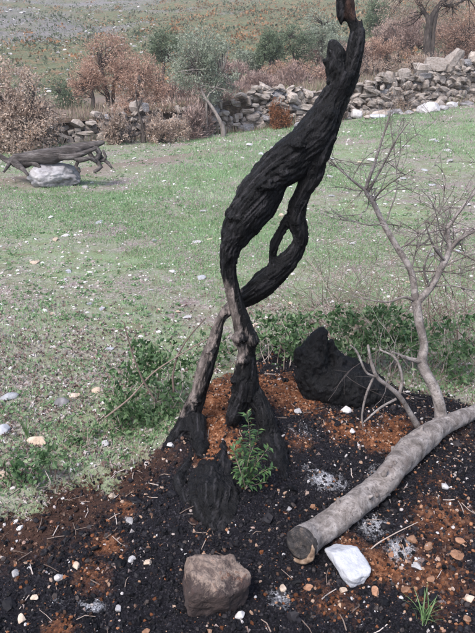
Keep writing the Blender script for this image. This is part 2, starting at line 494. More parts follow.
x = X.ravel(); y = hyy.ravel(); nx = len(hx)
i = np.arange(len(hu) - 1)[:, None] * nx + np.arange(nx - 1)[None]
F = np.stack([i, i + 1, i + nx + 1, i + nx], -1).reshape(-1, 4)
hs = link('hillside', mkmesh('hillside', np.stack([x, y, HH(x, y)], 1), [F], hill_attrs(x, y), True), hm)
hs['kind'] = 'structure'; hs['label'] = 'scrubby hillside rising behind the stone wall'; hs['category'] = 'hillside'
#==PART2
# ================================================================== the charred olive tree
D0 = float(G(237, 424)[1])
def M(Y): return Y / CP * 1.0 / FPX * 0.95       # metres per photo pixel near distance Y
def chain(rows, D=None):
    """rows: (px, py, width px, depth offset or 'g' for resting on the ground)"""
    pts, rad = [], []
    for r in rows:
        x, y, w = r[:3]; o = r[3] if len(r) > 3 else 0.0
        if o == 'g': p = G(x, y, 0.0)
        elif o == 'b': p = G(x, y, 0.0) - [0, 0, w / 2 * .0033 * .55]      # half buried in the ash
        else: p = P(x, y, (D or D0) + o)
        dep = project(p)[2][0]
        pts.append(p); rad.append(w / 2 * dep / FPX)
    return np.array(pts), np.array(rad)

def remesh(mb, voxel, name, smooth_it=2):
    me = mb.mesh(name + '_src'); o = bpy.data.objects.new(name + '_src', me); COL.objects.link(o)
    md = o.modifiers.new('r', 'REMESH'); md.mode = 'VOXEL'; md.voxel_size = voxel; md.adaptivity = 0.0
    if smooth_it:
        s = o.modifiers.new('s', 'SMOOTH'); s.iterations = smooth_it; s.factor = 0.5
    dg = bpy.context.evaluated_depsgraph_get()
    ev = bpy.data.meshes.new_from_object(o.evaluated_get(dg))
    bpy.data.objects.remove(o); bpy.data.meshes.remove(me)
    ev.name = name
    n = len(ev.vertices); V = np.zeros(n * 3); ev.vertices.foreach_get('co', V)
    Nn = np.zeros(n * 3); ev.vertices.foreach_get('normal', Nn)
    return ev, V.reshape(-1, 3), Nn.reshape(-1, 3)

def put(ev, V, attrs=None):
    ev.vertices.foreach_set('co', np.asarray(V, np.float32).ravel())
    for k, a in (attrs or {}).items():
        at = ev.attributes.new(k, 'FLOAT', 'POINT'); at.data.foreach_set('value', np.asarray(a, np.float32))
    ev.polygons.foreach_set('use_smooth', np.ones(len(ev.polygons), bool)); ev.update()

def cells(p, seed):
    """distance to the nearest and second nearest of jittered cell points"""
    i0 = np.floor(p).astype(np.int64); d1 = np.full(len(p), 9.0); d2 = np.full(len(p), 9.0)
    for dx in (-1, 0, 1):
        for dy in (-1, 0, 1):
            for dz in (-1, 0, 1):
                c = i0 + [dx, dy, dz]
                q = np.stack([c[:, k] + 0.5 + 0.45 * _hash(c[:, 0], c[:, 1], c[:, 2], seed + k) for k in range(3)], 1)
                d = np.linalg.norm(p - q, axis=1)
                d2 = np.where(d < d1, d1, np.minimum(d2, d)); d1 = np.minimum(d1, d)
    return d1, d2

A_main = [(246, 397, 28), (246, 383, 28), (246, 370, 23), (247, 353, 17), (246, 338, 22), (241, 322, 18), (236.5, 305, 14), (231.5, 286, 13.5),
          (228.5, 264, 14.5), (231, 247, 21), (238, 232, 31), (248, 213, 42), (259, 196, 44), (272, 175, 41), (291, 158, 46), (309, 141, 44),
          (323, 120, 36), (332, 102, 30), (338, 88, 28), (342, 72, 28)]
A_knob = [(337, 84, 22), (336, 66, 20), (335.5, 55, 17), (332.5, 46, 10), (331, 42, 5)]
A_spike = [(342, 90, 20), (349, 74, 18), (353, 60, 15.5), (356.5, 45, 15), (357.5, 32, 15), (357, 22, 11)]
A_tip = [(358, 32, 9), (361.5, 24, 5), (362, 18, 2.5)]
A_top = [(356, 30, 11), (351, 18, 12), (348, 6, 15), (345, -14, 17), (341, -40, 16), (344, -66, 13), (340, -92, 8)]
A_hang = [(341.5, 26, 4), (340.5, 17, 9), (340, 2, 10), (341, -16, 13)]
B_main = [(186, 437, 33, 'g'), (190, 418, 23, .02), (199, 392, 17, .03), (205.5, 368, 18, .03), (214, 342, 13, .05), (221, 320, 11.5, .08), (230, 309, 14, .11),
          (240, 301, 18, .11), (251, 294, 22, .09), (264, 283, 26, .06), (279, 269, 24, .04), (293, 256, 19, .03), (299.5, 243, 17, .02), (299, 231, 18, .02),
          (295.5, 219, 22, .02), (299, 205, 19, .01), (306, 190, 17, 0), (313, 176, 18, 0), (316, 156, 26, 0), (324, 134, 24, 0)]
B_left = [(276, 268, 12, .04), (272, 256, 9, .04), (275, 244, 8, .04), (280, 232, 9, .03), (288, 217, 12, .02)]
A_footl = [(243, 392, 22), (238, 404, 20, -.01), (234, 415, 16, -.02), (232, 424, 10, -.02)]
A_footr = [(252, 392, 22), (262, 407, 17, -.03), (266, 421, 18, -.05), (269, 437, 25, 'g'), (275, 451, 26, 'g'), (281, 466, 20, 'g'), (286, 480, 9, 'g')]
ROOT = [(223, 440, 6, -.13), (223.5, 449, 10, 'b'), (225, 462, 14, 'b'), (227, 482, 18, 'b'), (230, 503, 18, 'b'), (226, 524, 14, 'b'), (219, 545, 7, 'b')]
ROOT_M = [(219, 455, 12, 'b'), (213, 470, 28, 'b'), (214, 490, 36, 'b'), (216, 510, 28, 'b'), (213, 530, 12, 'b')]
ROOT_W = [(206, 462, 13, 'b'), (197, 480, 18, 'b'), (196, 500, 16, 'b'), (204, 520, 8, 'b')]
ROOT_L = [(200, 448, 8, 'b'), (188, 464, 12, 'b'), (182, 482, 13, 'b'), (186, 502, 7, 'b')]
B_flare = [(190, 425, 24, .0), (178, 438, 18, 'g'), (166, 447, 8, 'g')]
B_flare2 = [(194, 420, 22, .0), (199, 440, 16, 'g'), (202, 456, 7, 'g')]
mb = MB(); CL = []
def grain_frames(p, r, step=.012):
    """samples of a centre line: point, two side axes that turn with the twist, length along"""
    pp, rr_ = resample(p, r, step); t = np.gradient(pp, axis=0); t /= np.linalg.norm(t, axis=1)[:, None] + 1e-9
    u = np.cross(t[0], [.2, 1, .1]); L_ = np.concatenate([[0], np.cumsum(np.linalg.norm(np.diff(pp, axis=0), axis=1))]); out = []
    for k_ in range(len(pp)):
        u = u - t[k_] * u.dot(t[k_]); u /= np.linalg.norm(u) + 1e-9; w = np.cross(t[k_], u); a_ = L_[k_] * 3.0
        out.append(np.concatenate([pp[k_], math.cos(a_) * u + math.sin(a_) * w, -math.sin(a_) * u + math.cos(a_) * w, [L_[k_], rr_[k_]]]))
    return np.array(out)
for i, ch in enumerate([A_main, A_knob, A_spike, A_tip, A_top, A_hang, B_main, B_left, A_footl, A_footr, ROOT, ROOT_M, ROOT_W, ROOT_L, B_flare, B_flare2]):
    p, r = chain(ch); tube(mb, p, r, 14, 0.012, True, 0, 0.16, i + 1)
    gf = grain_frames(p, r); gf[:, 9] += i * 3.1; CL.append(gf)
CL = np.concatenate(CL)
def grain(V):
    out = np.zeros_like(V)
    for k_ in range(0, len(V), 4000):
        v = V[k_:k_ + 4000]; d = np.linalg.norm(v[:, None] - CL[None, :, :3], axis=2) - .6 * CL[None, :, 10]
        j_ = np.argmin(d, 1); o = v - CL[j_, :3]
        out[k_:k_ + 4000] = np.stack([(o * CL[j_, 3:6]).sum(1), (o * CL[j_, 6:9]).sum(1), CL[j_, 9]], 1)
    return out
# knots, burls and broken stubs that make the outline uneven
for (x, y, w, o) in [(240, 338, 16, -.03), (252, 340, 15, -.02), (237, 218, 20, -.03), (266, 186, 22, -.05), (283, 172, 18, -.05), (300, 146, 20, -.05), (290, 140, 14, -.01),
                     (272, 203, 13, -.01),  (244, 360, 12, -.03), (330, 80, 10, -.01), (236, 380, 12, -.02), (262, 206, 14, -.05), (254, 178, 10, 0),
                     (196, 400, 12, 0), (210, 352, 10, .02), (326, 62, 6, 0), (347, 92, 10, 0), (228, 242, 10, -.01)]:
    c0 = P(x, y, D0 + o); r0 = w / 2 * project(c0)[2][0] / FPX
    tube(mb, [c0 - [0, 0, r0 * .8], c0, c0 + [0.003, 0, r0 * .8]], [r0 * .5, r0, r0 * .5], 10, None, True, 0, 0.2, int(x))
ev, V, Nn = remesh(mb, 0.0042, 'trunk')
q = grain(V)
g1 = fbm(q * [17, 17, 3.5], 3, 61); g4 = -np.exp(-(fbm(q * [30, 30, 2.6], 3, 69) / .07) ** 2); g2 = 1 - 2 * np.abs(fbm(q * [65, 65, 6], 3, 62))
d1, d2 = cells(q * [80, 80, 26], 63)
crk = np.clip((d2 - d1) * 3.5, 0, 1) - 1
px_, py_, _ = project(V)
up = sstep(300, 250, py_)
root = sstep(425, 450, py_)
g3 = fbm(V * 60, 3, 68)
lump = fbm(V * 17, 3, 75)
disp = .0075 * np.sign(lump) * np.abs(lump) ** .8 * up + .006 * g4 * (1 - root) + (0.005 + .009 * root) * g1 + 0.0042 * g2 + crk * (0.0012 + 0.0010 * up) + (.0008 + .006 * root) * g3 + .010 * root * fbm(V * 14, 3, 76)
disp *= np.where(py_ < 60, 0.6, 1.0)
V2 = V + Nn * disp[:, None]
nz = fbm(V * 9, 3, 65)
bark = sstep(252, 300, py_ + 18 * nz) * (1 - sstep(330, 400, py_ + 25 * nz)) * (0.55 + 0.5 * (-Nn[:, 0]))  # grey bark, with left-side light painted in by the normal on both stems
onB = sstep(232, 222, px_) * sstep(325, 345, py_)
bark = np.maximum(bark * 0.95, onB * (1 - sstep(380, 430, py_ + 20 * nz)) * (.55 + .45 * (-Nn[:, 0])))
bark = bark * (1 - sstep(236, 246, px_) * sstep(318, 300, py_))
wood = sstep(343, 347, px_ - 0.12 * (12 - py_)) * sstep(22, 12, py_)
put(ev, V2, {'bark': np.clip(bark, 0, 1), 'wood': wood, 'fibre': np.clip(.5 + .5 * fbm(q * [120, 120, 7], 3, 66) , 0, 1)})

tm, nt, b = newmat('charred_wood', 0.62, 0.2)
c = coords(nt)
cs = mapping(nt, c, (1, 1, .28), (0, 0, 0))
k1 = noise(nt, cs, 45, 6, 0.65); k2 = noise(nt, cs, 190, 4, 0.7); k3 = noise(nt, c, 9, 4, 0.6)
vo = N(nt, 'ShaderNodeTexVoronoi', feature='DISTANCE_TO_EDGE'); vo.inputs['Scale'].default_value = 75; nt.links.new(mapping(nt, c, (1, 1, .4)), vo.inputs['Vector'])
edge = ramp(nt, vo.outputs['Distance'], [(0.0, (0, 0, 0)), (0.12, (1, 1, 1))])
charc = ramp(nt, k1, [(0.3, (0.0012, 0.0012, 0.0016)), (0.55, (0.0034, 0.0033, 0.0042)), (0.75, (0.012, 0.0115, 0.0135))])
charc = mixc(nt, ramp(nt, k3, [(0.55, (0, 0, 0)), (0.75, (1, 1, 1))]), charc, mixc(nt, k2, (0.003, 0.003, 0.0038), (0.022, 0.021, 0.024)))
barkc = ramp(nt, k1, [(0.28, (0.02, 0.016, 0.015)), (0.48, (0.085, 0.07, 0.065)), (0.70, (0.24, 0.20, 0.185))])
woodc = ramp(nt, k1, [(0.3, (0.012, 0.008, 0.008)), (0.52, (0.07, 0.036, 0.027)), (0.75, (0.2, 0.12, 0.085))])
mk = ramp(nt, math_(nt, 'ADD', attr(nt, 'bark'), math_(nt, 'MULTIPLY', math_(nt, 'SUBTRACT', k1, .5), 1.2)), [(0.35, (0, 0, 0)), (0.6, (1, 1, 1))])
charc = mixc(nt, ramp(nt, attr(nt, 'fibre'), [(.6, (0, 0, 0)), (.85, (.7, .7, .7))]), charc, (0.034, 0.032, 0.036))
tc = mixc(nt, mk, charc, barkc); tc = mixc(nt, attr(nt, 'wood'), tc, woodc)
nt.links.new(tc, b.inputs['Base Color'])
hh = math_(nt, 'ADD', math_(nt, 'MULTIPLY', k1, .6), math_(nt, 'ADD', math_(nt, 'MULTIPLY', k2, .4), math_(nt, 'MULTIPLY', edge, .10)))
bump(nt, b, hh, 0.9, 0.012)
nt.links.new(ramp(nt, k2, [(0.3, (.38, .38, .38)), (0.7, (.85, .85, .85))]), b.inputs['Roughness'])
CHARRED = tm
tree = empty('charred_olive_tree', (0, 0, 0), 'twisted charred black olive tree with holes through its stem, on burnt soil', 'tree')
link('trunk', ev, tm, tree)

# ------------------------------------------------------------------ burnt stump to the right
mb = MB()
S0 = G(345, 408); DS = float(S0[1]) + 0.10
for i, ch in enumerate([[(318, 392, 30), (314, 372, 32), (314, 355, 28), (319, 342, 20), (323, 331, 12)],
                        [(306, 368, 18, .0), (301, 358, 14), (299, 350, 8)],
                        [(312, 380, 34), (332, 385, 44), (352, 390, 40), (372, 396, 34), (388, 400, 24), (398, 402, 14)],
                        [(322, 362, 20, .03), (340, 370, 28, .05), (360, 378, 28, .06), (378, 388, 22, .05)],
                        [(330, 340, 10, .02), (333, 352, 12, .02), (338, 362, 18, .02)],
                        [(330, 395, 26, -.03), (345, 404, 20, -.05), (355, 412, 12, -.06)]]):
    p, r = chain(ch, DS); tube(mb, p, r, 12, 0.012, True, 0, 0.22, 40 + i)
ev, V, Nn = remesh(mb, 0.0055, 'stump_body')
d1, d2 = cells(V * [30, 30, 24], 73)
V2 = V + Nn * (0.010 * fbm(V * 14, 4, 71) + 0.002 * (np.clip((d2 - d1) * 2.5, 0, 1) - 1) + 0.006 * (1 - 2 * np.abs(fbm(V * [34, 34, 16], 3, 74))) + 0.004 * fbm(V * 70, 3, 72))[:, None]
put(ev, V2, {'bark': np.zeros(len(V)), 'wood': np.zeros(len(V)), 'fibre': np.full(len(V), .4)})
st = empty('burnt_stump', (0, 0, 0), 'low black burnt stump behind the pale cut branch, beside green shrubs', 'stump')
link('stump_body', ev, tm, st)

# ------------------------------------------------------------------ pale cut branch lying across the ashes
lm, nt, b = newmat('pale_smooth_bark', 0.8, 0.2)
c = coords(nt)
k1 = noise(nt, c, 20, 7, 0.72, .6); k2 = noise(nt, mapping(nt, c, (1, 1, 1)), 110, 5, 0.75); k3 = noise(nt, c, 8, 5, 0.65, .8)
lc = ramp(nt, k1, [(0.28, (0.062, 0.052, 0.047)), (0.45, (0.175, 0.152, 0.142)), (0.58, (0.30, 0.268, 0.255)), (0.74, (0.43, 0.40, 0.385))])
lc = mixc(nt, ramp(nt, k2, [(0.32, (1, 1, 1)), (0.46, (0, 0, 0))]), lc, (0.06, 0.047, 0.043))
lc = mixc(nt, ramp(nt, k3, [(0.56, (0, 0, 0)), (0.68, (.6, .6, .6))]), lc, (0.12, 0.092, 0.082))
lc = mixc(nt, ramp(nt, attr(nt, 'rnd'), [(0.2, (0, 0, 0)), (0.9, (1, 1, 1))]), lc, mixc(nt, k2, (0.05, 0.038, 0.035), (0.11, 0.085, 0.08)))
nt.links.new(lc, b.inputs['Base Color'])
bump(nt, b, math_(nt, 'ADD', math_(nt, 'MULTIPLY', k1, .6), math_(nt, 'MULTIPLY', k2, .5)), 1.0, 0.011)
PALE = lm
cm, nt, b = newmat('sooty_cut_wood', 0.9, 0.15)
c = coords(nt); k1 = noise(nt, c, 40, 5, 0.65)
rings = math_(nt, 'SINE', math_(nt, 'ADD', math_(nt, 'MULTIPLY', attr(nt, 'rnd'), 60.0), math_(nt, 'MULTIPLY', k1, 7.0)))
rc = ramp(nt, k1, [(0.3, (0.012, 0.011, 0.012)), (0.5, (0.045, 0.042, 0.043)), (0.66, (0.10, 0.08, 0.07)), (0.8, (0.24, 0.18, 0.14))])
nt.links.new(mixc(nt, math_(nt, 'MULTIPLY', math_(nt, 'ADD', rings, 1.0), .22), rc, (0.012, 0.011, 0.011)), b.inputs['Base Color'])
bump(nt, b, k1, .8, .008)
om, nt, b = newmat('torn_pale_wood', 0.85, 0.2)
c = coords(nt); k1 = noise(nt, c, 60, 5, 0.65)
nt.links.new(ramp(nt, k1, [(0.3, (0.05, 0.03, 0.022)), (0.5, (0.17, 0.115, 0.08)), (0.7, (0.32, 0.24, 0.18))]), b.inputs['Base Color']); bump(nt, b, k1, .6, .006)

fallen = empty('cut_branch', (0, 0, 0), 'thick pale grey cut olive branch with bare forking twigs lying across the ashes', 'branch')
log_px = [(302, 543, 33), (313, 535, 29.5), (333, 522, 28), (352, 509, 27), (370, 495, 26.5), (392, 474, 26), (411, 452, 27), (430, 436, 23), (450, 425, 16.5), (476, 414, 13), (510, 400, 11), (545, 390, 9)]
lp, lr = [], []
for (x, y, w) in log_px:
    r = w / 2 * 0.0031
    for _ in range(3):
        p = G(x, y, r * 0.88); r = w / 2 * project(p)[2][0] / FPX
    lp.append(p); lr.append(r)
lp = np.array(lp); lr = np.array(lr)
k = len(lp)
lp[:, 2] += np.linspace(0, 1, k) * 0.02
mb = MB(); tube(mb, lp, lr, 40, 0.007, False, 0, 0.17, 91)
Vv = mb.V[0]; lax = np.repeat(resample(lp, lr, .007)[0], 40, 0); rad_ = (Vv - lax); rad_ /= np.linalg.norm(rad_, axis=1)[:, None]
mb.V[0] = Vv + rad_ * (0.0035 * fbm(Vv * 22, 4, 92) + .0018 * (1 - 2 * np.abs(fbm(Vv * 60, 3, 95))))[:, None]
log = mb.build('log', lm, fallen, True)
# flared cut face with sooty wood and a torn pale rim
ax0 = lp[0] - lp[1]; ax0 /= np.linalg.norm(ax0)
side = np.cross(ax0, [0, 0, 1]); side /= np.linalg.norm(side); upv = np.cross(side, ax0)
mb = MB(); nr, na = 9, 44; V = []; A_ = []
for a_ in range(nr):
    for k_ in range(na):
        th = k_ / na * 2 * math.pi; fr = a_ / (nr - 1.0)
        rag = 1.06 + .10 * float(fbm([[math.cos(th) * 1.6, math.sin(th) * 1.6, 3.3]], 3, 96)[0])
        q_ = lp[0] + lr[0] * fr * rag * (math.cos(th) * side + math.sin(th) * upv)
        dp = .016 + .007 * float(fbm([[q_[0] * 45, q_[1] * 45, q_[2] * 45]], 3, 97)[0]) - .010 * max(0, fr - .8) / .2
        V.append(q_ + ax0 * dp); A_.append(fr)
for k_ in range(na):
    th = k_ / na * 2 * math.pi; V.append(lp[0] - ax0 * .012 + lr[0] * 1.0 * (math.cos(th) * side + math.sin(th) * upv)); A_.append(1.0)
ii = np.arange(nr)[:, None] * na; jj = np.arange(na)[None]; kk = (jj + 1) % na
mb.add(np.array(V), np.stack([ii + jj, ii + kk, ii + na + kk, ii + na + jj], -1).reshape(-1, 4), np.array(A_))
mb.build('cut_face', cm, log, True)
side = np.cross(ax0, [0, 0, 1]); side /= np.linalg.norm(side); upv = np.cross(side, ax0)
if side[0] < 0: side = -side
mb = MB()
aa = np.linspace(-2.0, 0.5, 10)
rim = [lp[0] + ax0 * 0.021 + lr[0] * 1.0 * (math.cos(a) * side + math.sin(a) * upv) for a in aa]
tube(mb, rim, 0.003 + 0.006 * np.sin(np.linspace(0, math.pi, 10)), 9, 0.004, True, 0, .55, 94)
mb.build('torn_rim', om, log, True)
# knots on the bark
rk = np.random.default_rng(5)
for (x, y) in [(338, 512), (358, 496), (322, 522), (380, 478), (402, 452), (366, 505), (346, 520), (416, 446), (392, 466), (330, 530)]:
    p = G(x, y, 0.075); tl = lp[np.argmin(np.linalg.norm(lp - p, axis=1))]
    j = np.argmin([np.linalg.norm(np.array(project(a)[:2]).ravel() - [x, y]) for a in lp])
    dq = p - lp[j]
    nrm = np.array([-0.15 + 0.3 * rk.random(), -0.55, 0.8]); nrm /= np.linalg.norm(nrm)
    # surface point facing the camera
    base = P(x, y, lp[j][1]); seg = lp[min(j + 1, k - 1)] - lp[max(j - 1, 0)]; seg /= np.linalg.norm(seg)
    foot = lp[j] + seg * np.dot(base - lp[j], seg); off = base - foot; off -= seg * np.dot(off, seg)
    view = np.array([0, 0, CAM_H]) - foot; view -= seg * view.dot(seg); view /= np.linalg.norm(view)
    off = off - view * off.dot(view); ol = np.linalg.norm(off); R0 = lr[j] * 0.97
    if ol > R0 * .9: off *= R0 * .9 / ol; ol = R0 * .9
    q0 = foot + off + view * math.sqrt(R0 ** 2 - ol ** 2)
    n0 = (q0 - foot) / np.linalg.norm(q0 - foot)
    mb = MB(); rr = rk.uniform(.006, .011)
    tube(mb, [q0 - n0 * .006, q0 + n0 * .001, q0 + n0 * .0045], [rr * 1.3, rr, rr * .45], 8, None, True, .55, .25, int(x))
    mb.build('knot', lm, log, True)

for (j_, ang, L_, r_) in [(2, 1.9, .02, .007), (4, 1.3, .03, .008), (5, 2.4, .018, .009), (3, .8, .015, .006), (6, 1.6, .022, .007)]:
    sg = lp[j_ + 1] - lp[j_]; sg /= np.linalg.norm(sg); s1 = np.cross(sg, [0, 0, 1]); s1 /= np.linalg.norm(s1); u1 = np.cross(s1, sg)
    n0 = math.cos(ang) * s1 + math.sin(ang) * u1; q0 = (lp[j_] + lp[j_ + 1]) / 2 + n0 * lr[j_] * .9
    mb = MB(); tube(mb, [q0, q0 + n0 * L_ * .6, q0 + (n0 + .3 * sg) * L_], [r_ * 1.6, r_, r_ * .8], 9, .005, True, .3, .25, j_); mb.build('stub', lm, log, True)
DL = float(lp[8][1])
def rise(rows):
    pts, rad = [], []
    for (x, y, w, o) in rows:
        p = P(x, y, DL + o); pts.append(p); rad.append(w / 2 * project(p)[2][0] / FPX)
    return np.array(pts), np.array(rad)
limbs = [
    [(441, 428, 14, -.01), (440, 408, 11.5, .0), (434, 388, 10.5, .03), (422, 364, 10, .06), (424, 345, 8.5, .08), (419, 322, 8.5, .10), (416, 301, 9, .12)],
    [(416, 303, 8, .12), (411, 272, 6.5, .15), (398, 249, 6, .18), (384, 225, 5.5, .20), (373, 202, 5, .22), (366, 190, 4, .23), (374, 165, 3, .26), (383, 136, 2.4, .29), (391, 112, 1.5, .33)],
    [(416, 303, 8, .12), (430, 288, 7, .13), (441, 268, 6.5, .15), (449, 250, 6, .17), (448, 228, 4.5, .20), (462, 208, 3.4, .24), (478, 188, 2.6, .28), (492, 165, 1.5, .32)],
    [(449, 252, 4.5, .17), (458, 240, 4, .17), (476, 230, 3.4, .18), (498, 218, 2, .2)],
    [(366, 191, 3.2, .23), (352, 180, 2.5, .24), (337, 167, 1.8, .26), (322, 158, 1.0, .27)],
    [(424, 362, 7, .06), (414, 360, 5, .05), (404, 357, 3.5, .03), (392, 352, 2.4, .0)],
    [(368, 192, 3, .23), (384, 163, 2.3, .2), (397, 138, 1.8, .18), (409, 122, 1, .17)],
    [(446, 262, 3.5, .16), (436, 250, 2.8, .12), (430, 238, 2, .1), (425, 222, 1.2, .08)],
    [(430, 288, 3, .13), (424, 268, 2.2, .1), (432, 246, 1.6, .08)],
    [(418, 427, 7, -.05), (408, 410, 5.5, -.07), (399, 396, 5, -.09), (388, 386, 4.5, -.11), (377, 377, 4, -.12), (371, 362, 3.2, -.12), (368, 345, 2.4, -.12)],
    [(399, 396, 3.6, -.09), (402, 378, 3, -.08), (395, 358, 2.4, -.07), (380, 350, 1.8, -.06)],
    [(377, 377, 2.6, -.12), (366, 372, 2.2, -.14), (357, 352, 2.5, -.14), (350, 345, 1.3, -.15)],
    [(396, 399, 3, -.09), (380, 408, 2.4, -.12), (364, 422, 1.8, -.15)],
    [(374, 376, 2.6, -.12), (366, 395, 2.4, -.14), (362, 415, 2.0, -.15), (363, 428, 1.4, -.16)],
    [(416, 301, 4, .12), (404, 297, 2.6, .10), (388, 302, 2, .08), (370, 300, 1.3, .07), (352, 296, .8, .06)],
]
rt = np.random.default_rng(23)
def twigs(mb, p, d, length, r, depth, rng, rnd, kink=0.35, droop=0.0):
    n = max(3, int(length / 0.03)); pts = [p]; dd = d / np.linalg.norm(d)
    for _ in range(n):
        dd = dd + rng.normal(size=3) * kink * 0.35 + [0, 0, -droop]; dd /= np.linalg.norm(dd)
        pts.append(pts[-1] + dd * length / n)
    pts = np.array(pts)
    tube(mb, pts, np.linspace(r, r * .4, len(pts)), 5 if r > .002 else 4, None, True, rnd)
    if depth > 0:
        for _ in range(rng.integers(2, 5)):
            i = rng.integers(1, len(pts) - 1)
            nd = dd + rng.normal(size=3) * 0.75
            twigs(mb, pts[i], nd, length * rng.uniform(.35, .7), r * .6, depth - 1, rng, rnd, kink, droop)
for i, ch in enumerate(limbs):
    p, r = rise(ch)
    mb = MB(); shade = 0.35 if i in (3, 6, 7, 8, 14) else 0.0
    tube(mb, p, r, 10 if i < 3 else 7, 0.012, True, shade, 0.12, 100 + i)
    limb = mb.build('limb', lm, fallen, True)
    if i in (1, 2, 3, 4, 6, 7, 8, 10, 14):
        mb = MB()
        for _ in range({1: 22, 2: 16}.get(i, 7)):
            j = rt.integers(1, len(p)); dirn = np.array([rt.normal() * .9, rt.normal() * .5, rt.uniform(-.1, .8)])
            twigs(mb, p[j], dirn, rt.uniform(.12, .42), max(.0012, r[j] * .28), 2, rt, rt.uniform(.0, .75))
        mb.build('twigs', lm, limb)['kind'] = 'stuff'

# ------------------------------------------------------------------ individual stones
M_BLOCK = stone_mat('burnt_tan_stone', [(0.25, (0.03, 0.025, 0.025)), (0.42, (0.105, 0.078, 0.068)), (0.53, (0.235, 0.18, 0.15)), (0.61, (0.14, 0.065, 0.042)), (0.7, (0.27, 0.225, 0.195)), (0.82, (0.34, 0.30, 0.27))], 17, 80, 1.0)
M_WHITE = stone_mat('white_limestone', [(0.25, (0.12, 0.12, 0.135)), (0.42, (0.27, 0.275, 0.30)), (0.62, (0.40, 0.405, 0.43)), (0.8, (0.48, 0.485, 0.51))], 10, 60, .5)
M_GREY = stone_mat('grey_limestone', [(0.25, (0.05, 0.047, 0.05)), (0.42, (0.13, 0.124, 0.13)), (0.56, (0.26, 0.25, 0.26)), (0.8, (0.42, 0.415, 0.425))], 4, 22, .9)
M_WALL = stone_mat('weathered_wall_stone', [(0.25, (0.11, 0.09, 0.08)), (0.42, (0.24, 0.20, 0.175)), (0.58, (0.37, 0.325, 0.295)), (0.8, (0.52, 0.48, 0.455))], 5, 24, .8)
M_CHALK = stone_mat('dull_pale_stone', [(0.25, (0.20, 0.185, 0.185)), (0.48, (0.36, 0.345, 0.35)), (0.75, (0.56, 0.55, 0.55))], 14, 70, .7)
M_TAN = stone_mat('tan_field_stone', [(0.25, (0.20, 0.14, 0.10)), (0.5, (0.42, 0.33, 0.26)), (0.8, (0.6, 0.53, 0.46))], 14, 70, .6)

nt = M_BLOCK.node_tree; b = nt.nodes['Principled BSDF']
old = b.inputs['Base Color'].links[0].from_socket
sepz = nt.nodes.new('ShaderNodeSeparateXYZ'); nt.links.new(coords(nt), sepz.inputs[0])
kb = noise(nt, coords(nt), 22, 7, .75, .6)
scorch_shade = math_(nt, 'ADD', math_(nt, 'MULTIPLY', sepz.outputs['Z'], -9.0), math_(nt, 'ADD', math_(nt, 'MULTIPLY', sepz.outputs['Y'], -5.0), math_(nt, 'MULTIPLY', math_(nt, 'SUBTRACT', kb, .5), 2.2)))  # front and lower faces darkened: some scorch, with shade painted into the colour
nt.links.new(mixc(nt, ramp(nt, math_(nt, 'ADD', scorch_shade, 1.25), [(0.42, (0, 0, 0)), (0.62, (.9, .9, .9))]), old, mixc(nt, kb, (0.012, 0.010, 0.012), (0.06, 0.043, 0.042))), b.inputs['Base Color'])

def stone(name, px, py, dims, mat, label, seed, rot=0.0, sub=3, cuts=9, box=0.0, sink=0.25, cat='stone', group=None, rough=.06, tilt=(0, 0), at=None):
    V, F = rockverts(seed, sub, cuts if sub > 2 else 13, (.6, .92) if sub > 2 else (.42, .85), rough, box)
    V = V / np.abs(V).max(0) * (np.array(dims) / 2)
    Rm = np.array(Matrix.Rotation(rot, 3, 'Z') @ Matrix.Rotation(tilt[0], 3, 'X') @ Matrix.Rotation(tilt[1], 3, 'Y'))
    V = V @ Rm.T
    g = G(px, py) if at is None else np.array(at)
    V[:, 2] += -V[:, 2].min() - sink * dims[2]
    o = link(name, mkmesh(name, V, [F], None, sub >= 3), mat, None, Vector(g))
    tag(o, label, cat, group)
    return o
# hand-shaped stones of the foreground
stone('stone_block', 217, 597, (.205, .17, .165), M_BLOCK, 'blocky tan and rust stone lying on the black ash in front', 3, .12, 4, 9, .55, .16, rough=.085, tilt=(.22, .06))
stone('white_stone', 347, 569, (.105, .17, .07), M_WHITE, 'bright white stone beside the sooty cut end of the branch', 12, .42, 4, 5, .6, .15, rough=.05, tilt=(.1, .1))
stone('stone', 9, 398, (.10, .07, .04), M_WHITE, 'flat white stone at the left edge above the weeds', 21, .3, 3, sink=.3)
stone('stone', 62, 404, (.075, .06, .045), M_GREY, 'round grey stone in the litter near the left weeds', 22, .3, 3, sink=.3)
stone('stone', 38, 443, (.10, .055, .05), M_TAN, 'brown wedge shaped stone behind the leafy weeds at left', 23, -.1, 3, sink=.3)
stone('stone', 75, 397, (.055, .045, .035), M_TAN, 'orange tan stone next to the round grey stone', 24, .3, 3, sink=.3)
stone('stone', 97, 391, (.055, .05, .04), M_TAN, 'pale tan stone in dry litter left of the bramble', 25, .3, 3, sink=.3)
stone('stone', 4, 432, (.085, .07, .05), M_WHITE, 'whitish stone cut off by the left edge, below the flat white one', 26, .3, 3, sink=.3)
stone('stone', 3, 478, (.07, .05, .045), M_TAN, 'orange stone at the left edge beside the leafy weeds', 27, .3, 3, sink=.3)
stone('stone', 201, 279, (.085, .06, .05), M_WHITE, 'white stone in the grass left of the twisted stem', 28, .3, 3, sink=.3)
stone('stone', 110, 350, (.05, .04, .03), M_WHITE, 'small white stone in the grass above the bramble', 29, .3, 2, sink=.3)
stone('boulder', 258, 124, (.85, .55, .42), M_GREY, 'pale grey boulder at the foot of the wall left of the charred stem', 31, .1, 3, 11, 0, .2, 'boulder')
stone('flat_stone', 377, 118, (.62, .35, .14), M_WHITE, 'long flat white stone lying in the grass below the wall', 32, .05, 3, 6, 0, .25)
stone('boulder', 461, 101, (.95, .6, .62), M_GREY, 'large grey boulder standing before the wall at the right edge', 33, .3, 3, 11, 0, .15, 'boulder')
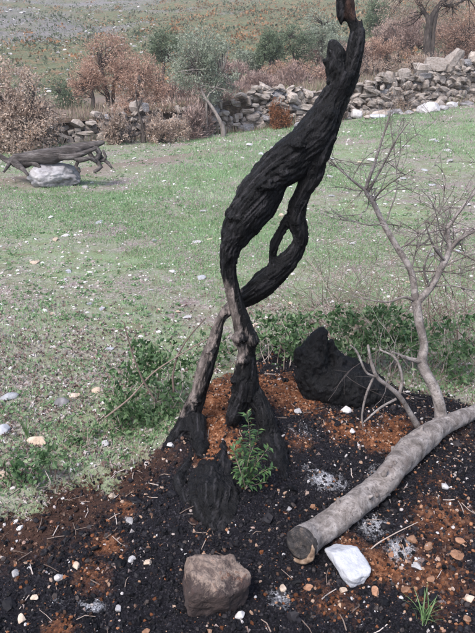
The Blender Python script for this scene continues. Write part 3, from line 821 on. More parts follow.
stone('boulder', 57, 185, (.78, .5, .40), M_GREY, 'streaked grey boulder under the fallen dead trunk', 34, .25, 4, 11, 0, .2, 'boulder', rough=.12)
stone('boulder', 118, 133, (.45, .3, .16), M_GREY, 'low pale stone in the grass before the left end of the wall', 35, .2, 3, 9, 0, .2, 'stone')
stone('boulder', 92, 134, (.36, .28, .2), M_GREY, 'small pale boulder between the fallen trunk and the wall', 36, .6, 3, 9, 0, .2, 'stone')

# rubble in front of the wall
rr = np.random.default_rng(77)
for i in range(64):
    x_ = rr.uniform(-3.5, 8.2) if i < 22 else rr.uniform(2.6, 8.2)
    y_ = float(wall_y(x_)) - (.02 + (.45 if i < 22 else 1.0) * rr.random() ** 1.4)
    s = rr.uniform(.12, .26) if i < 22 else .14 + .34 * rr.random() ** 1.5
    stone('rubble_stone', 0, 0, (s * rr.uniform(.9, 1.5), s, s * rr.uniform(.4, .8)), [M_GREY, M_WALL, M_CHALK][i % 3],
          'loose pale stone tumbled into the grass along the foot of the wall', 200 + i, rr.uniform(0, 6), 2, 8, 0, .2, 'stone', 'rubble stones below the wall', at=(x_, y_, float(H(x_, y_)[0])))
# loose stones in the field
nf = 0
while nf < 70:
    px = rr.uniform(0, 475); py = 135 + 230 * rr.random() ** 1.3
    if py < np.interp(px, [0, 120, 475], [190, 150, 135]): continue
    g = G(px, py); s = rr.uniform(4, 8.5) * g[1] / FPX
    V, F = None, None
    stone('field_stone', px, py, (s * rr.uniform(1, 1.5), s, s * .55), [M_WHITE, M_TAN, M_CHALK, M_CHALK][nf % 4],
          'small pale stone lying loose in the grass of the field', 300 + nf % 14, rr.uniform(0, 6), 2, 7, 0, .3, 'stone', 'loose stones in the field'); nf += 1
# pebbles on the burnt soil that can be picked out
PEB = [(130, 522, 9, 'w'), (148, 564, 8, 't'), (132, 560, 8, 'w'), (444, 487, 9, 'w'), (170, 446, 8, 'w'), (105, 445, 9, 'w'), (112, 497, 8, 't'), (76, 567, 8, 't'), (240, 617, 12, 'w'), (289, 510, 7, 'w'),
       (313, 508, 7, 'o'), (283, 590, 9, 't'), (308, 588, 10, 'o'), (376, 593, 10, 'o'), (413, 541, 9, 'o'), (457, 556, 12, 'o'), (428, 547, 8, 'o'), (417, 567, 10, 'w'), (460, 542, 8, 'o'), (391, 555, 7, 'o'),
       (466, 620, 9, 'o'), (285, 452, 8, 't'), (298, 412, 9, 'w'), (352, 432, 8, 'w'), (60, 578, 10, 'w'), (35, 598, 9, 't'), (15, 575, 8, 'w'), (146, 632, 8, 'o'), (470, 600, 10, 't'), (430, 580, 9, 'o'), (405, 590, 9, 'o'), (343, 592, 8, 't'), (22, 620, 9, 't'), (118, 610, 8, 'w'), (345, 412, 11, 'w')]
M_OR = stone_mat('burnt_orange_stone', [(0.25, (0.10, 0.05, 0.032)), (0.5, (0.27, 0.145, 0.09)), (0.8, (0.42, 0.29, 0.21))], 30, 120, .5)
MARKS = [('tan stone block', 217, 580), ('white stone', 350, 560), ('sooty cut end', 300, 545), ('olive sprout', 247, 465), ('burnt stump', 345, 390), ('bottom grass tuft', 424, 610), ('bramble at the tree foot', 140, 410), ('fork of the pale branch', 438, 415), ('left edge weeds', 30, 470), ('left foot of the tree', 186, 437)]
WORDS = {'w': 'white', 't': 'tan', 'o': 'burnt orange'}
PLAB = []
for (x, y, w, kd) in PEB:
    ds = sorted((math.hypot(x - a, y - b_), nm, a, b_) for nm, a, b_ in MARKS); _, nm, a, b_ = ds[0]
    side_ = ('right of' if x > a else 'left of') if abs(x - a) > abs(y - b_) else ('in front of' if y > b_ else 'behind')
    PLAB.append((ds[0][0], f'small {WORDS[kd]} pebble {side_} the {nm}'))
for lab in set(t[1] for t in PLAB):
    ix = sorted([k for k, t in enumerate(PLAB) if t[1] == lab], key=lambda k: PLAB[k][0])
    for q_, k in enumerate(ix): PLAB[k] = (PLAB[k][0], lab if len(ix) == 1 else lab + ', ' + ['nearest', 'second nearest', 'third nearest', 'fourth nearest', 'fifth nearest', 'sixth nearest', 'seventh nearest'][q_])
PLAB = [t[1] for t in PLAB]
for i, (x, y, w, kd) in enumerate(PEB):
    p = G(x, y); s = w * project(p)[2][0] / FPX
    mt, word = {'w': (M_CHALK, 'white'), 't': (M_TAN, 'tan'), 'o': (M_OR, 'burnt orange')}[kd]
    stone('pebble', x, y, (s * rr.uniform(.9, 1.2), s * rr.uniform(.8, 1.3), s * .7), mt, PLAB[i], 400 + i, rr.uniform(0, 6), 2, 6, 0, .25, 'pebble', f'{word} pebbles on the burnt soil')

# ------------------------------------------------------------------ dry stone wall
wall = empty('dry_stone_wall', (0.0, 0.0, 0.0), 'long rough dry stone wall holding the terrace behind the field', 'wall')
def wallstone(seed):
    n = 3; pts = {}; V = []; F = []
    r = np.random.default_rng(seed)
    lin = [-1, 0, 1]
    def vid(a, b, c):
        if (a, b, c) not in pts:
            v = np.array([a, b, c], float); v *= 1 / (np.sum(np.abs(v) ** 4.5) ** (1 / 4.5)); v *= 1 + r.uniform(-.26, .16)
            pts[(a, b, c)] = len(V); V.append(v)
        return pts[(a, b, c)]
    for ax in range(3):
        for s in (-1, 1):
            for i in (-1, 0):
                for j in (-1, 0):
                    q = []
                    for (u, w) in ((i, j), (i + 1, j), (i + 1, j + 1), (i, j + 1)):
                        t = [0, 0, 0]; t[ax] = s; t[(ax + 1) % 3] = u; t[(ax + 2) % 3] = w; q.append(vid(*t))
                    F.append(q if s > 0 else q[::-1])
    return mkmesh('stone', np.array(V), [np.array(F)], None, False)
WST = [wallstone(900 + i) for i in range(14)]
for m in WST: m.materials.append(M_WALL)
WST2 = [wallstone(950 + i) for i in range(6)]
for m in WST2: m.materials.append(M_GREY)
cnt = 0
xw = -6.4
rw = np.random.default_rng(31)
tops = []
# earth and small fill inside the wall
mbw = MB(); xx = np.linspace(-8.5, 12, 160)
for o_y, zt in ((0.16, -.08), (0.75, -.02)): pass
L = []
for x0 in xx:
    y0 = float(wall_y(x0)); zb = float(H(x0, y0)[0]); hb = float(wall_h(x0)) - .10 + .07 * float(fbm([[x0 * 1.3, 0, 0]], 3, 5)[0])
    L.append([(x0, y0 + .10, zb - .15), (x0, y0 + .20, zb + hb), (x0, y0 + .85, zb + hb + .02), (x0, y0 + .9, zb - .2)])
L = np.array(L); n4 = len(L)
ii = np.arange(n4 - 1)[:, None] * 4 + np.arange(3)[None]
mbw.add(L.reshape(-1, 3), np.stack([ii, ii + 4, ii + 5, ii + 1], -1).reshape(-1, 4))
fm, nt, b = newmat('wall_earth_fill', 0.95, .1); k1 = noise(nt, coords(nt), 14, 5, .7)
nt.links.new(ramp(nt, k1, [(0.3, (0.035, 0.026, 0.02)), (0.55, (0.12, 0.085, 0.06)), (0.75, (0.22, 0.165, 0.12))]), b.inputs['Base Color']); bump(nt, b, k1, 1, .08)
mbw.build('earth_fill', fm, wall)
s_list = []
for layer in range(2):
    h_rel = -.03
    while h_rel < 1.6:
        ch = rw.uniform(.07, .17); x0 = -6.2 + rw.uniform(0, .3)
        while x0 < 9.6:
            w = .10 + .30 * rw.random() ** 2.0
            hmax = float(wall_h(x0 + w / 2)) + .07 * math.sin(x0 * 2.1) + .09 * math.sin(x0 * .9 + 2) + .06 * math.sin(x0 * 5.3)
            fallen_gap = -2.2 < x0 < 0.2 and h_rel > .40 + .12 * math.sin(x0 * 4)
            if h_rel < hmax - .02 and not (fallen_gap and rw.random() < .75) and rw.random() > (.06 if layer == 0 else .80):
                s_list.append((x0 + w / 2, h_rel + ch / 2 + rw.normal() * .025, w, ch * rw.uniform(.75, 1.25)))
            x0 += w * rw.uniform(.92, 1.08)
        h_rel += ch * .9
    if layer == 0: rw.random()
s_list.sort(key=lambda t: -t[2] * t[3]); rest = s_list[300:]; s_list = s_list[:300]
# capping boulders on the right part of the wall
for (px, py, w, h) in [(449, 62, .75, .36), (431, 66, .45, .26), (418, 69, .40, .24), (470, 60, .5, .3), (400, 74, .42, .22), (385, 79, .34, .2)]:
    p = P(px, py, float(wall_y((px - CX) / FPX * 19)) + .3); s_list.append((p[0], p[2] - float(H(p[0], wall_y(p[0]))[0]), w, h))
def place_wall(xc, hc, w, ch):
    y0 = float(wall_y(xc)); zb = float(H(xc, y0)[0])
    big = 1.35 if rw.random() < .1 else 1.0
    rz = math.atan(0.42 + .175 * math.cos(xc * .7 + 1)) + rw.normal() * .12
    return (Vector((xc, y0 + .12 + hc * .08 + rw.normal() * .055, zb + hc)), (rw.normal() * .2, rw.normal() * .26, rz + rw.normal() * .15), (w * .55 * big, rw.uniform(.10, .2), ch * .60 * big))
for (xc, hc, w, ch) in s_list:
    l, r_, s_ = place_wall(xc, hc, w, ch)
    o = bpy.data.objects.new('stone', random.choice(WST2) if rw.random() < .15 else random.choice(WST)); COL.objects.link(o); o.parent = wall
    o.location = l; o.rotation_euler = r_; o.scale = s_
if rest:
    mbr = MB()
    for (xc, hc, w, ch) in rest:
        l, r_, s_ = place_wall(xc, hc, w, ch)
        me = random.choice(WST); Vv = np.zeros(len(me.vertices) * 3); me.vertices.foreach_get('co', Vv)
        Rm = np.array(Matrix.Rotation(r_[2], 3, 'Z') @ Matrix.Rotation(r_[1], 3, 'Y') @ Matrix.Rotation(r_[0], 3, 'X'))
        Vv = (Vv.reshape(-1, 3) * s_) @ Rm.T + np.array(l)
        mbr.add(Vv, np.array([list(p.vertices) for p in me.polygons]))
    o = mbr.build('small_stones', M_WALL, wall); o['kind'] = 'stuff'

# ------------------------------------------------------------------ fallen dead trunk on the boulder at left
dm, nt, b = newmat('dead_grey_wood', .9, .15); c = coords(nt); k1 = noise(nt, mapping(nt, c, (.25, 1, 1)), 22, 6, .7)
nt.links.new(ramp(nt, k1, [(0.3, (0.022, 0.019, 0.018)), (0.5, (0.085, 0.074, 0.072)), (0.72, (0.21, 0.19, 0.185))]), b.inputs['Base Color']); bump(nt, b, k1, 1, .04)
dead = empty('fallen_dead_trunk', (0, 0, 0), 'grey dead tree trunk lying over a boulder at the left edge of the field', 'tree trunk')
DD = float(G(60, 190)[1]) + .35
def dchain(rows):
    pts = [P(x, y, DD + o) for x, y, w, o in rows]; return np.array(pts), np.array([w / 2 * project(p)[2][0] / FPX for p, (x, y, w, o) in zip(pts, rows)])
for nm, rows, sd_ in [('trunk', [(14, 159, 9, 0), (30, 158, 13, 0), (50, 156, 16, 0), (72, 151, 13, .05), (90, 146, 9, .1), (104, 142, 4, .12)], 1),
                      ('limb', [(-18, 150, 3, .1), (-2, 155, 4, .05), (8, 161, 6, 0), (16, 161, 9, 0)], 2),
                      ('limb', [(60, 157, 6, -.05), (72, 157, 7, -.08), (84, 153, 6, -.05), (96, 148, 4, 0)], 3),
                      ('root', [(12, 160, 8, 0), (18, 165, 7, -.1), (24, 170, 5, -.2), (28, 175, 3, -.3)], 4),
                      ('root', [(14, 163, 7, 0), (22, 166, 6, .1), (30, 164, 4, .1), (36, 161, 3, .1)], 5),
                      ('root', [(12, 158, 6, 0), (8, 166, 4, -.1), (4, 172, 2, -.2)], 6),
                      ('limb', [(94, 147, 6, .1), (100, 153, 5, .05), (96, 160, 4.5, .02), (101, 167, 4, -.02), (94, 172, 3, -.05)], 7),
                      ('limb', [(88, 149, 5, .1), (92, 157, 5, .1), (101, 161, 4, .08), (106, 157, 3, .05), (103, 150, 2.5, .05)], 10),
                      ('limb', [(70, 156, 5, -.05), (80, 160, 5, -.08), (90, 158, 4.5, -.05), (98, 163, 3, 0)], 11),
                      ('root', [(16, 158, 8, .05), (24, 162, 8, .0), (34, 163, 6, -.05), (40, 168, 4, -.12)], 12),
                      ('limb', [(97, 150, 4, .1), (102, 158, 4, .1), (108, 163, 3, .05), (112, 168, 2, 0)], 8),
                      ('limb', [(74, 154, 6, 0), (79, 160, 5, -.05), (76, 166, 4, -.08), (80, 172, 3, -.1)], 9)]:
    p, r = dchain(rows); mb = MB(); tube(mb, p, r, 10, .05, True, 0, .28, 500 + sd_); mb.build(nm, dm, dead, True)

# ------------------------------------------------------------------ foliage materials
F_DRY = tint_mat('scorched_leaves', [(0, (0.20, 0.12, 0.088)), (.35, (0.355, 0.225, 0.17)), (.7, (0.46, 0.315, 0.245)), (1, (0.55, 0.42, 0.35))], .8, .15, 3, .3)
F_TAN = tint_mat('dry_tan_leaves', [(0, (0.20, 0.14, 0.11)), (.4, (0.37, 0.28, 0.225)), (.8, (0.52, 0.43, 0.37)), (1, (0.42, 0.26, 0.17))], .8, .15, 3, .3)
F_OLIVE = tint_mat('olive_leaves', [(0, (0.12, 0.145, 0.105)), (.4, (0.22, 0.255, 0.19)), (.75, (0.32, 0.355, 0.28)), (1, (0.42, 0.44, 0.37))], .6, .3, 3, .25)
F_GREEN = tint_mat('evergreen_leaves', [(0, (0.06, 0.09, 0.055)), (.5, (0.125, 0.165, 0.10)), (1, (0.21, 0.25, 0.165))], .65, .3, 3, .25)
F_BRUSH = tint_mat('dry_brush_twigs', [(0, (0.15, 0.105, 0.095)), (.5, (0.30, 0.215, 0.19)), (1, (0.44, 0.345, 0.31))], .9, .1, 3, .1)
F_RUST = tint_mat('rusty_fern', [(0, (0.12, 0.055, 0.03)), (.5, (0.22, 0.095, 0.05)), (1, (0.31, 0.165, 0.095))], .85, .1, 3, .25)
BARKD, nt, b = newmat('dark_bark', .9, .15); k1 = noise(nt, mapping(nt, coords(nt), (1, 1, .3)), 14, 5, .7)
nt.links.new(ramp(nt, k1, [(0.3, (0.025, 0.021, 0.02)), (0.55, (0.085, 0.07, 0.063)), (0.75, (0.17, 0.145, 0.13))]), b.inputs['Base Color']); bump(nt, b, k1, 1, .04)
BARKG, nt, b = newmat('grey_bark', .9, .15); k1 = noise(nt, mapping(nt, coords(nt), (1, 1, .3)), 14, 5, .7)
nt.links.new(ramp(nt, k1, [(0.3, (0.10, 0.085, 0.08)), (0.55, (0.23, 0.20, 0.185)), (0.75, (0.36, 0.33, 0.31))]), b.inputs['Base Color']); bump(nt, b, k1, 1, .04)

def leaf_cloud(mb, clumps, n, size, rng, aspect=.35, hollow=.35, tmpl=(CARD_V, CARD_F), gate=0.0, up=0.35, ragged=.55):
    """leaf-sized faces spread in noisy ellipsoids (cx,cy,cz,rx,ry,rz)"""
    vol = np.array([c[3] * c[4] * c[5] for c in clumps]); vol = vol / vol.sum()
    for c, v in zip(clumps, vol):
        m = int(n * v) + 4; m2 = int(m * 2.2)
        d = rng.normal(size=(m2, 3)); d /= np.linalg.norm(d, axis=1)[:, None]
        r = rng.uniform(hollow ** 3, 1, m2) ** (1 / 3)
        q = d * r[:, None] * (1 + ragged * fbm(d * 2.2 + np.array(c[:3]), 3, 7))[:, None]
        pos = q * np.array(c[3:]) + np.array(c[:3])
        den = fbm(pos * (1.5 / max(min(c[3:]), .05)) , 3, 13)
        pos = pos[den > gate - .12 + rng.uniform(-.15, .15, m2)][:m]; k = len(pos)
        if k == 0: continue
        dirs = rng.normal(size=(k, 3)) + (pos - np.array(c[:3])) / np.array(c[3:]) * .8 + [0, 0, up]
        s = size * rng.uniform(.6, 1.4, k)
        clumpt = .5 + .28 * fbm(pos * (2.2 / max(min(c[3:]), .05)), 2, 19)
        scatter(mb, *tmpl, pos, frame_from(dirs, rng), np.stack([s * aspect, s, s], 1), np.clip(clumpt + rng.normal(size=k) * .2, 0, 1))

def tree_thing(name, label, cat, base, trunks, clumps, n, size, fmat, bmat, seed, group=None, gate=0.0, aspect=.35, hollow=.3, twig=10, crown='crown', up=.35):
    rng = np.random.default_rng(seed)
    t = empty(name, Vector(base), label, cat, group)
    for (pts, rad) in trunks:
        mb = MB(); tube(mb, np.array(pts) + base, rad, 9, .06, True, 0, .22, seed); mb.build('trunk', bmat, t, True)
    if twig and trunks:
        mb = MB()
        tips = [np.array(p[-1]) + base for p, r in trunks] + [np.array(p[len(p) // 2]) + base for p, r in trunks]
        for c in clumps:
            for _ in range(twig):
                e = np.array(c[:3]) + base + rng.uniform(-.75, .75, 3) * np.array(c[3:])
                s0 = tips[np.argmin([np.linalg.norm(a - e) for a in tips])]
                mid = (s0 + e) / 2 + rng.normal(size=3) * .12 * np.linalg.norm(e - s0)
                tube(mb, [s0, mid, e], [.022, .014, .005], 5, .15, True, 0)
        mb.build('branches', bmat, t, True)['kind'] = 'stuff'
    mb = MB(); leaf_cloud(mb, [tuple(np.array(c[:3]) + base) + tuple(c[3:]) for c in clumps], n, size, rng, aspect, hollow, gate=gate + .10, up=up)
    mb.build(crown, fmat, t)
    return t
def T(px, Y, zoff=0.0):
    """point on the terrace at photo column px and distance Y"""
    x = (px - CX) / FPX * (Y * CP + (CAM_H - 1) * SP) ; return np.array([x, Y, float(HH(x, Y)[0]) + zoff])
def pxm(px, py, Y): return P(px, py, Y)
def crown_px(base, rows, Y):
    """rows (px,py,rx px,ry px, dy) -> clumps relative to base"""
    out = []
    for (x, y, rx, ry, oy) in rows:
        p = P(x, y, Y + oy); s = project(p)[2][0] / FPX
        out.append((*(p - base), rx * s, max(rx, ry) * s * .9, ry * s))
    return out
def trunk_px(base, rows, Y):
    pts, rad = [], []
    for (x, y, w, oy) in rows:
        p = P(x, y, Y + oy); s = project(p)[2][0] / FPX; pts.append(p - base); rad.append(w * s / 2)
    return pts, rad
def bgtree(name, label, cat, Y, px, trunks, crown, n, size, fm_, bm_, seed, **kw):
    base = T(px, Y) if Y > wall_y((px - CX) / FPX * Y * .97) + .3 else None
    if base is None:
        x = (px - CX) / FPX * Y * .97; base = np.array([x, Y, float(H(x, Y)[0])])
    tr = []
    for rows in trunks:
        p, r = trunk_px(base, rows, Y); p = [np.array([p[0][0], p[0][1], -.15])] + list(p); r = [r[0] * 1.15] + list(r); tr.append((p, r))
    return tree_thing(name, label, cat, base, tr, crown_px(base, crown, Y), n, size, fm_, bm_, seed, **kw)

# big scorched bush at the left edge, in front of the wall
bgtree('scorched_bush', 'large tan brown scorched bush at the left edge behind the dead trunk', 'bush', 12.6, 20,
       [[(22, 150, 4, 0), (24, 130, 3, 0), (30, 110, 2, 0)], [(14, 150, 3, 0), (8, 120, 2.5, .2)]],
       [(18, 126, 38, 32, 0), (42, 134, 24, 22, .2), (2, 100, 24, 32, .3), (30, 98, 22, 26, .4), (10, 152, 28, 14, -.3), (-20, 120, 26, 40, 0), (52, 116, 14, 18, .4), (8, 78, 20, 16, .5), (30, 82, 12, 12, .6)], 21000, .052, F_TAN, BARKD, 61, gate=.02, hollow=.1, aspect=.45)
# scorched trees behind the wall
bgtree('scorched_tree', 'scorched tree with pinkish brown crown and dark trunks, tallest behind the left wall', 'tree', 18.6, 107,
       [[(109, 112, 5, 0), (108, 98, 4.5, 0), (105, 84, 3.5, 0), (101, 68, 2.5, 0)], [(116, 112, 4, .2), (113, 96, 3.5, .2), (114, 80, 2.5, .1)]],
       [(104, 72, 20, 24, 0), (118, 58, 18, 22, .3), (96, 56, 13, 16, .2), (126, 80, 14, 22, 0), (112, 44, 15, 10, .2), (100, 44, 9, 8, .2), (132, 64, 10, 12, .2)], 14000, .05, F_DRY, BARKD, 62, gate=.0, hollow=.1)
bgtree('scorched_tree', 'smaller brown scorched tree with one dark trunk at the left of the tallest', 'tree', 18.2, 92,
       [[(93, 112, 4.5, 0), (93, 98, 4, 0), (90, 85, 3, 0)]],
       [(82, 82, 14, 14, 0), (90, 74, 12, 14, .2), (76, 90, 9, 10, 0)], 6000, .05, F_DRY, BARKD, 63, gate=.0, hollow=.1)
bgtree('scorched_tree', 'reddish brown scorched tree between the tallest one and the olive', 'tree', 18.4, 142,
       [[(141, 108, 3, 0), (138, 94, 2.5, 0), (135, 80, 2, 0)], [(156, 106, 3, .3), (157, 90, 2.5, .3)]],
       [(138, 82, 18, 24, 0), (154, 86, 16, 20, .2), (146, 64, 13, 13, .2), (166, 94, 13, 14, 0), (128, 94, 10, 14, -.2)], 12000, .048, F_DRY, BARKD, 64, gate=.0, hollow=.1)
bgtree('evergreen_bush', 'dark green bush beside the brown scorched tree', 'bush', 19.5, 63,
       [[(64, 110, 2.5, 0), (64, 96, 2, 0)]], [(64, 98, 13, 15, 0), (76, 103, 12, 11, 0), (58, 86, 8, 10, .3)], 6000, .05, F_GREEN, BARKD, 65, gate=.05)
bgtree('evergreen_tree', 'rounded grey green tree standing behind the reddish scorched tree', 'tree', 23, 165,
       [[(163, 80, 3, 0), (164, 62, 2.5, 0)]], [(165, 46, 16, 15, 0), (158, 54, 11, 11, .2), (174, 52, 10, 11, 0)], 7000, .06, F_GREEN, BARKD, 66, gate=.02)
bgtree('olive_tree', 'pale grey green olive tree with a slanting grey trunk before the wall', 'tree', 15.0, 223,
       [[(223, 129, 5, 0), (219, 119, 3.6, 0), (212, 107, 3, .1), (204, 96, 2.6, .2), (200, 84, 2.2, .3), (198, 70, 1.6, .4)], [(207, 100, 2, .2), (216, 88, 1.6, .3), (222, 74, 1.2, .4)]],
       [(202, 58, 24, 24, .4), (188, 78, 18, 17, .3), (217, 70, 20, 22, .6), (198, 38, 17, 12, .5), (228, 86, 13, 15, .5), (177, 62, 11, 14, .4), (208, 92, 16, 11, .4), (222, 48, 12, 10, .5), (186, 46, 9, 9, .4)], 17000, .052, F_OLIVE, BARKG, 67, gate=.05, hollow=.1, aspect=.28)
bgtree('charred_sapling', 'thin dark sapling stump in the grass left of the olive', 'sapling', 14.1, 143,
       [[(143, 134, 5, 0), (142, 124, 3, 0), (138, 110, 2, 0), (136, 92, 1.2, 0), (139, 76, .7, 0)], [(143, 133, 3, 0), (136, 135, 3, -.1), (128, 137, 2, -.2)]], [(139, 88, 6, 14, 0)], 160, .06, F_DRY, BARKD, 68, twig=4)
BR = [(175, 104, 24, 13, 17.5, 'reddish dry brush on the wall below the olive crown', F_BRUSH), (238, 88, 20, 16, 20, 'dry reddish brush behind the wall right of the olive', F_BRUSH), (262, 80, 20, 18, 20.5, 'taller pink brown brush behind the wall near the green shrub', F_BRUSH),
      (300, 76, 22, 14, 21, 'low pinkish brush on the wall top left of the charred stem', F_BRUSH), (150, 120, 26, 9, 14.35, 'brown dry weeds covering the low left wall', F_TAN), (118, 122, 20, 9, 13.9, 'tan weeds at the left end of the wall', F_TAN),
      (465, 78, 18, 24, 20.6, 'russet brown dry bush beside the boulder at the right edge', F_DRY), (450, 45, 26, 22, 26, 'broad brown thicket behind the tree on the right terrace', F_BRUSH), (395, 40, 26, 16, 27, 'brown thicket left of the right terrace tree', F_BRUSH),
      (352, 62, 24, 14, 25, 'brown brush right behind the top of the charred stem', F_BRUSH), (320, 50, 26, 14, 27, 'greyish brown brush left of the charred stem top', F_BRUSH), (415, 58, 22, 9, 22, 'low pale brush on the wall at the foot of the right tree', F_TAN), (375, 62, 14, 9, 22, 'low tan brush on the wall right of the charred stem', F_TAN),
      (278, 112, 9, 8, 16.1, 'rust red fern clump against the wall beside the grey boulder', F_RUST), (196, 116, 16, 9, 15.05, 'reddish weeds against the wall behind the olive trunk', F_BRUSH), (220, 98, 18, 12, 16.9, 'brown brush on the collapsed part of the wall', F_BRUSH), (176, 108, 22, 10, 16.2, 'brown brush on the wall between the sapling and the olive trunk', F_DRY), (140, 106, 18, 8, 16.0, 'russet weeds on the low wall behind the sapling', F_DRY), (340, 104, 10, 6, 16.9, 'small dry weeds at the wall foot behind the charred stem', F_TAN), (400, 92, 14, 7, 17.6, 'tan dry weeds growing on the wall above the flat white stone', F_TAN)]
for i, (x, y, rx, ry, Y, lab) in enumerate([(270, 47, 13, 18, 22, 'upright dark green shrub right of the dry brush, left of the charred stem'), (294, 44, 21, 18, 23.5, 'broad green shrub next to the upright dark green one'),
                                            (376, 16, 13, 22, 28, 'green shrub at the top edge right of the charred stem'), (322, 32, 26, 22, 25, 'grey green olive with thin trunk left of the charred stem top'), (338, 48, 16, 14, 24, 'grey olive crown directly behind the charred stem top'), (248, 62, 16, 12, 22.5, 'grey green olive bush right of the pale olive crown')]):
    ol = i in (3, 4, 5)
    bgtree('olive_tree' if ol else 'evergreen_shrub', lab, 'tree' if ol else 'bush', Y, x, [[(x, y + ry, 2.5, 0), (x - 2, y + 2, 2, 0), (x + 1, y - ry * .4, 1.4, 0)]],
           [(x, y, rx * .7, ry * .8, 0), (x - rx * .6, y + ry * .4, rx * .5, ry * .55, .2), (x + rx * .6, y - ry * .2, rx * .5, ry * .5, 0), (x + rx * .3, y + ry * .6, rx * .6, ry * .5, .1), (x - rx * .3, y - ry * .6, rx * .45, ry * .4, .2)], 9500, .058, F_OLIVE if ol else F_GREEN, BARKD, 870 + i, gate=.06, hollow=.05)
for i, (x, y, rx, ry, Y) in enumerate([(190, 84, 22, 14, 19.5), (225, 76, 18, 14, 21.5), (284, 72, 24, 12, 21.6), (330, 66, 22, 12, 22), (362, 56, 18, 16, 23.5), (386, 52, 20, 16, 23), (408, 34, 20, 22, 26), (444, 60, 16, 12, 21.5)]):
    BR.append((x, y, rx, ry, Y, ['tangled pinkish brush filling the gap below the pale olive crown', 'pinkish brush between the olive and the charred stem, behind the wall', 'low tangled brush in front of the green shrubs on the terrace', 'tangled brush at the wall top just left of the charred stem', 'brown brush seen just right of the charred stem top', 'brown thicket on the terrace above the wall cap stones', 'tall brown thicket left of the forking terrace tree', 'brush between the forking tree and the capping boulder'][i], F_DRY if i % 3 == 2 else F_BRUSH))
for i, (x, y, rx, ry, Y, lab, fm_) in enumerate(BR):
    p = P(x, y, Y); s = project(p)[2][0] / FPX
    base = T(x, Y) if Y > wall_y(p[0]) + .2 else np.array([p[0], Y, float(H(p[0], Y)[0])])
    zc = p[2] - base[2]; rng = np.random.default_rng(800 + i)
    cl = [(rng.normal() * rx * s * .5, rng.normal() * .2, zc + rng.normal() * ry * s * .25, rx * s * rng.uniform(.35, .7), rx * s * .6, ry * s * rng.uniform(.5, 1)) for _ in range(5)]
    if zc < .55: cl = [(c[0], c[1], max(.02, zc * rng.uniform(.1, .7)), c[3], c[4] * .6, max(zc, .1) * rng.uniform(.5, 1.2)) for c in cl + cl]
    stems = []
    for _ in range(6):
        q = np.array([rng.normal() * rx * s * .4, rng.normal() * .2, 0]); stems.append(([q * .5 - [0, 0, .1], q * .8 + [0, 0, max(zc, .2) * .6], q * 1.3 + [0, 0, max(zc, .2) * 1.2 + ry * s * .5]], [.012, .009, .004]))
    tree_thing('dry_brush' if fm_ is not F_RUST else 'rusty_fern', lab, 'bush', base, stems, cl, int(4500 + rx * ry * 10), .14 if fm_ is F_BRUSH else .055, fm_, BARKD, 830 + i, gate=.03, hollow=.0, twig=7, aspect=.10 if fm_ is F_BRUSH else .32, crown='foliage', up=1.3 if fm_ is F_BRUSH else .7)
bgtree('terrace_tree', 'tree with dark forking trunk on the terrace at the top right', 'tree', 22.5, 428,
       [[(428, 58, 8, 0), (427, 42, 7, 0), (429, 24, 6.5, 0), (436, 10, 6, 0), (448, -4, 5, .1), (462, -16, 4, .2)], [(429, 26, 5, 0), (424, 12, 4, .2), (416, 0, 3.5, .3), (406, -14, 3, .4)], [(437, 10, 4, 0), (452, 6, 3, .3), (468, -2, 2.2, .4)]],
       [(405, 4, 26, 18, .5), (450, -6, 30, 20, .4), (425, -20, 34, 22, 0), (462, 14, 24, 20, .8), (392, 18, 18, 16, .8), (444, 18, 16, 12, .6)], 14000, .06, F_TAN, BARKD, 69, gate=.12, hollow=.1, aspect=.3)
bgtree('scorched_tree', 'reddish scorched tree filling the top right corner', 'tree', 25, 470,
       [[(470, 60, 4, 0), (469, 40, 3, 0)]], [(466, 36, 20, 24, 0), (450, 26, 18, 18, .4), (478, 12, 18, 18, 0), (446, 44, 14, 12, .2)], 13000, .055, F_DRY, BARKD, 70, gate=.05, hollow=.1)
# low scrub and rocks dotted over the far hill
rh = np.random.default_rng(91)
mbg, mbr_, mbk = MB(), MB(), MB()
NS = 15000
hY = 30 * (150 / 30) ** rh.random(NS); hX = (rh.uniform(-40, 520, NS) - CX) / FPX * hY; hZ = HH(hX, hY)
hS = (.07 + .38 * rh.random(NS) ** 3) * (1 + .005 * hY); left = hX / hY < -.12; kind = rh.random(NS)
isg = kind < .52; isk = ~isg & left & (rh.random(NS) < .7); isr = ~isg & ~isk
for m_, sel in ((mbg, isg), (mbr_, isr)):
    q_ = np.repeat(np.where(sel)[0], 12); nl = len(q_)
    d = rh.normal(size=(nl, 3)); d /= np.linalg.norm(d, axis=1)[:, None]; d[:, 2] = np.abs(d[:, 2])
    s3 = hS[q_][:, None] * [1, 1, .7]
    pos = d * s3 * rh.uniform(.5, 1, (nl, 1)) + np.stack([hX, hY, hZ], 1)[q_]
    ls = hS[q_] * .36 * rh.uniform(.6, 1.3, nl); sh = rh.random(NS)[q_]
    scatter(m_, CARD_V, CARD_F, pos, frame_from(d + rh.normal(size=(nl, 3)) * .6, rh), np.stack([ls * .85, ls, ls], 1), np.clip(rh.normal(size=nl) * .15 + sh, 0, 1))
V, F = ICO[0]; q_ = np.where(isk)[0]
scatter(mbk, V * (1 + .2 * rh.normal(size=(len(V), 1))), F, np.stack([hX, hY, hZ], 1)[q_], rotmats(len(q_), rh, .4), hS[q_][:, None] * [.4, .35, .2], rh.random(len(q_)))
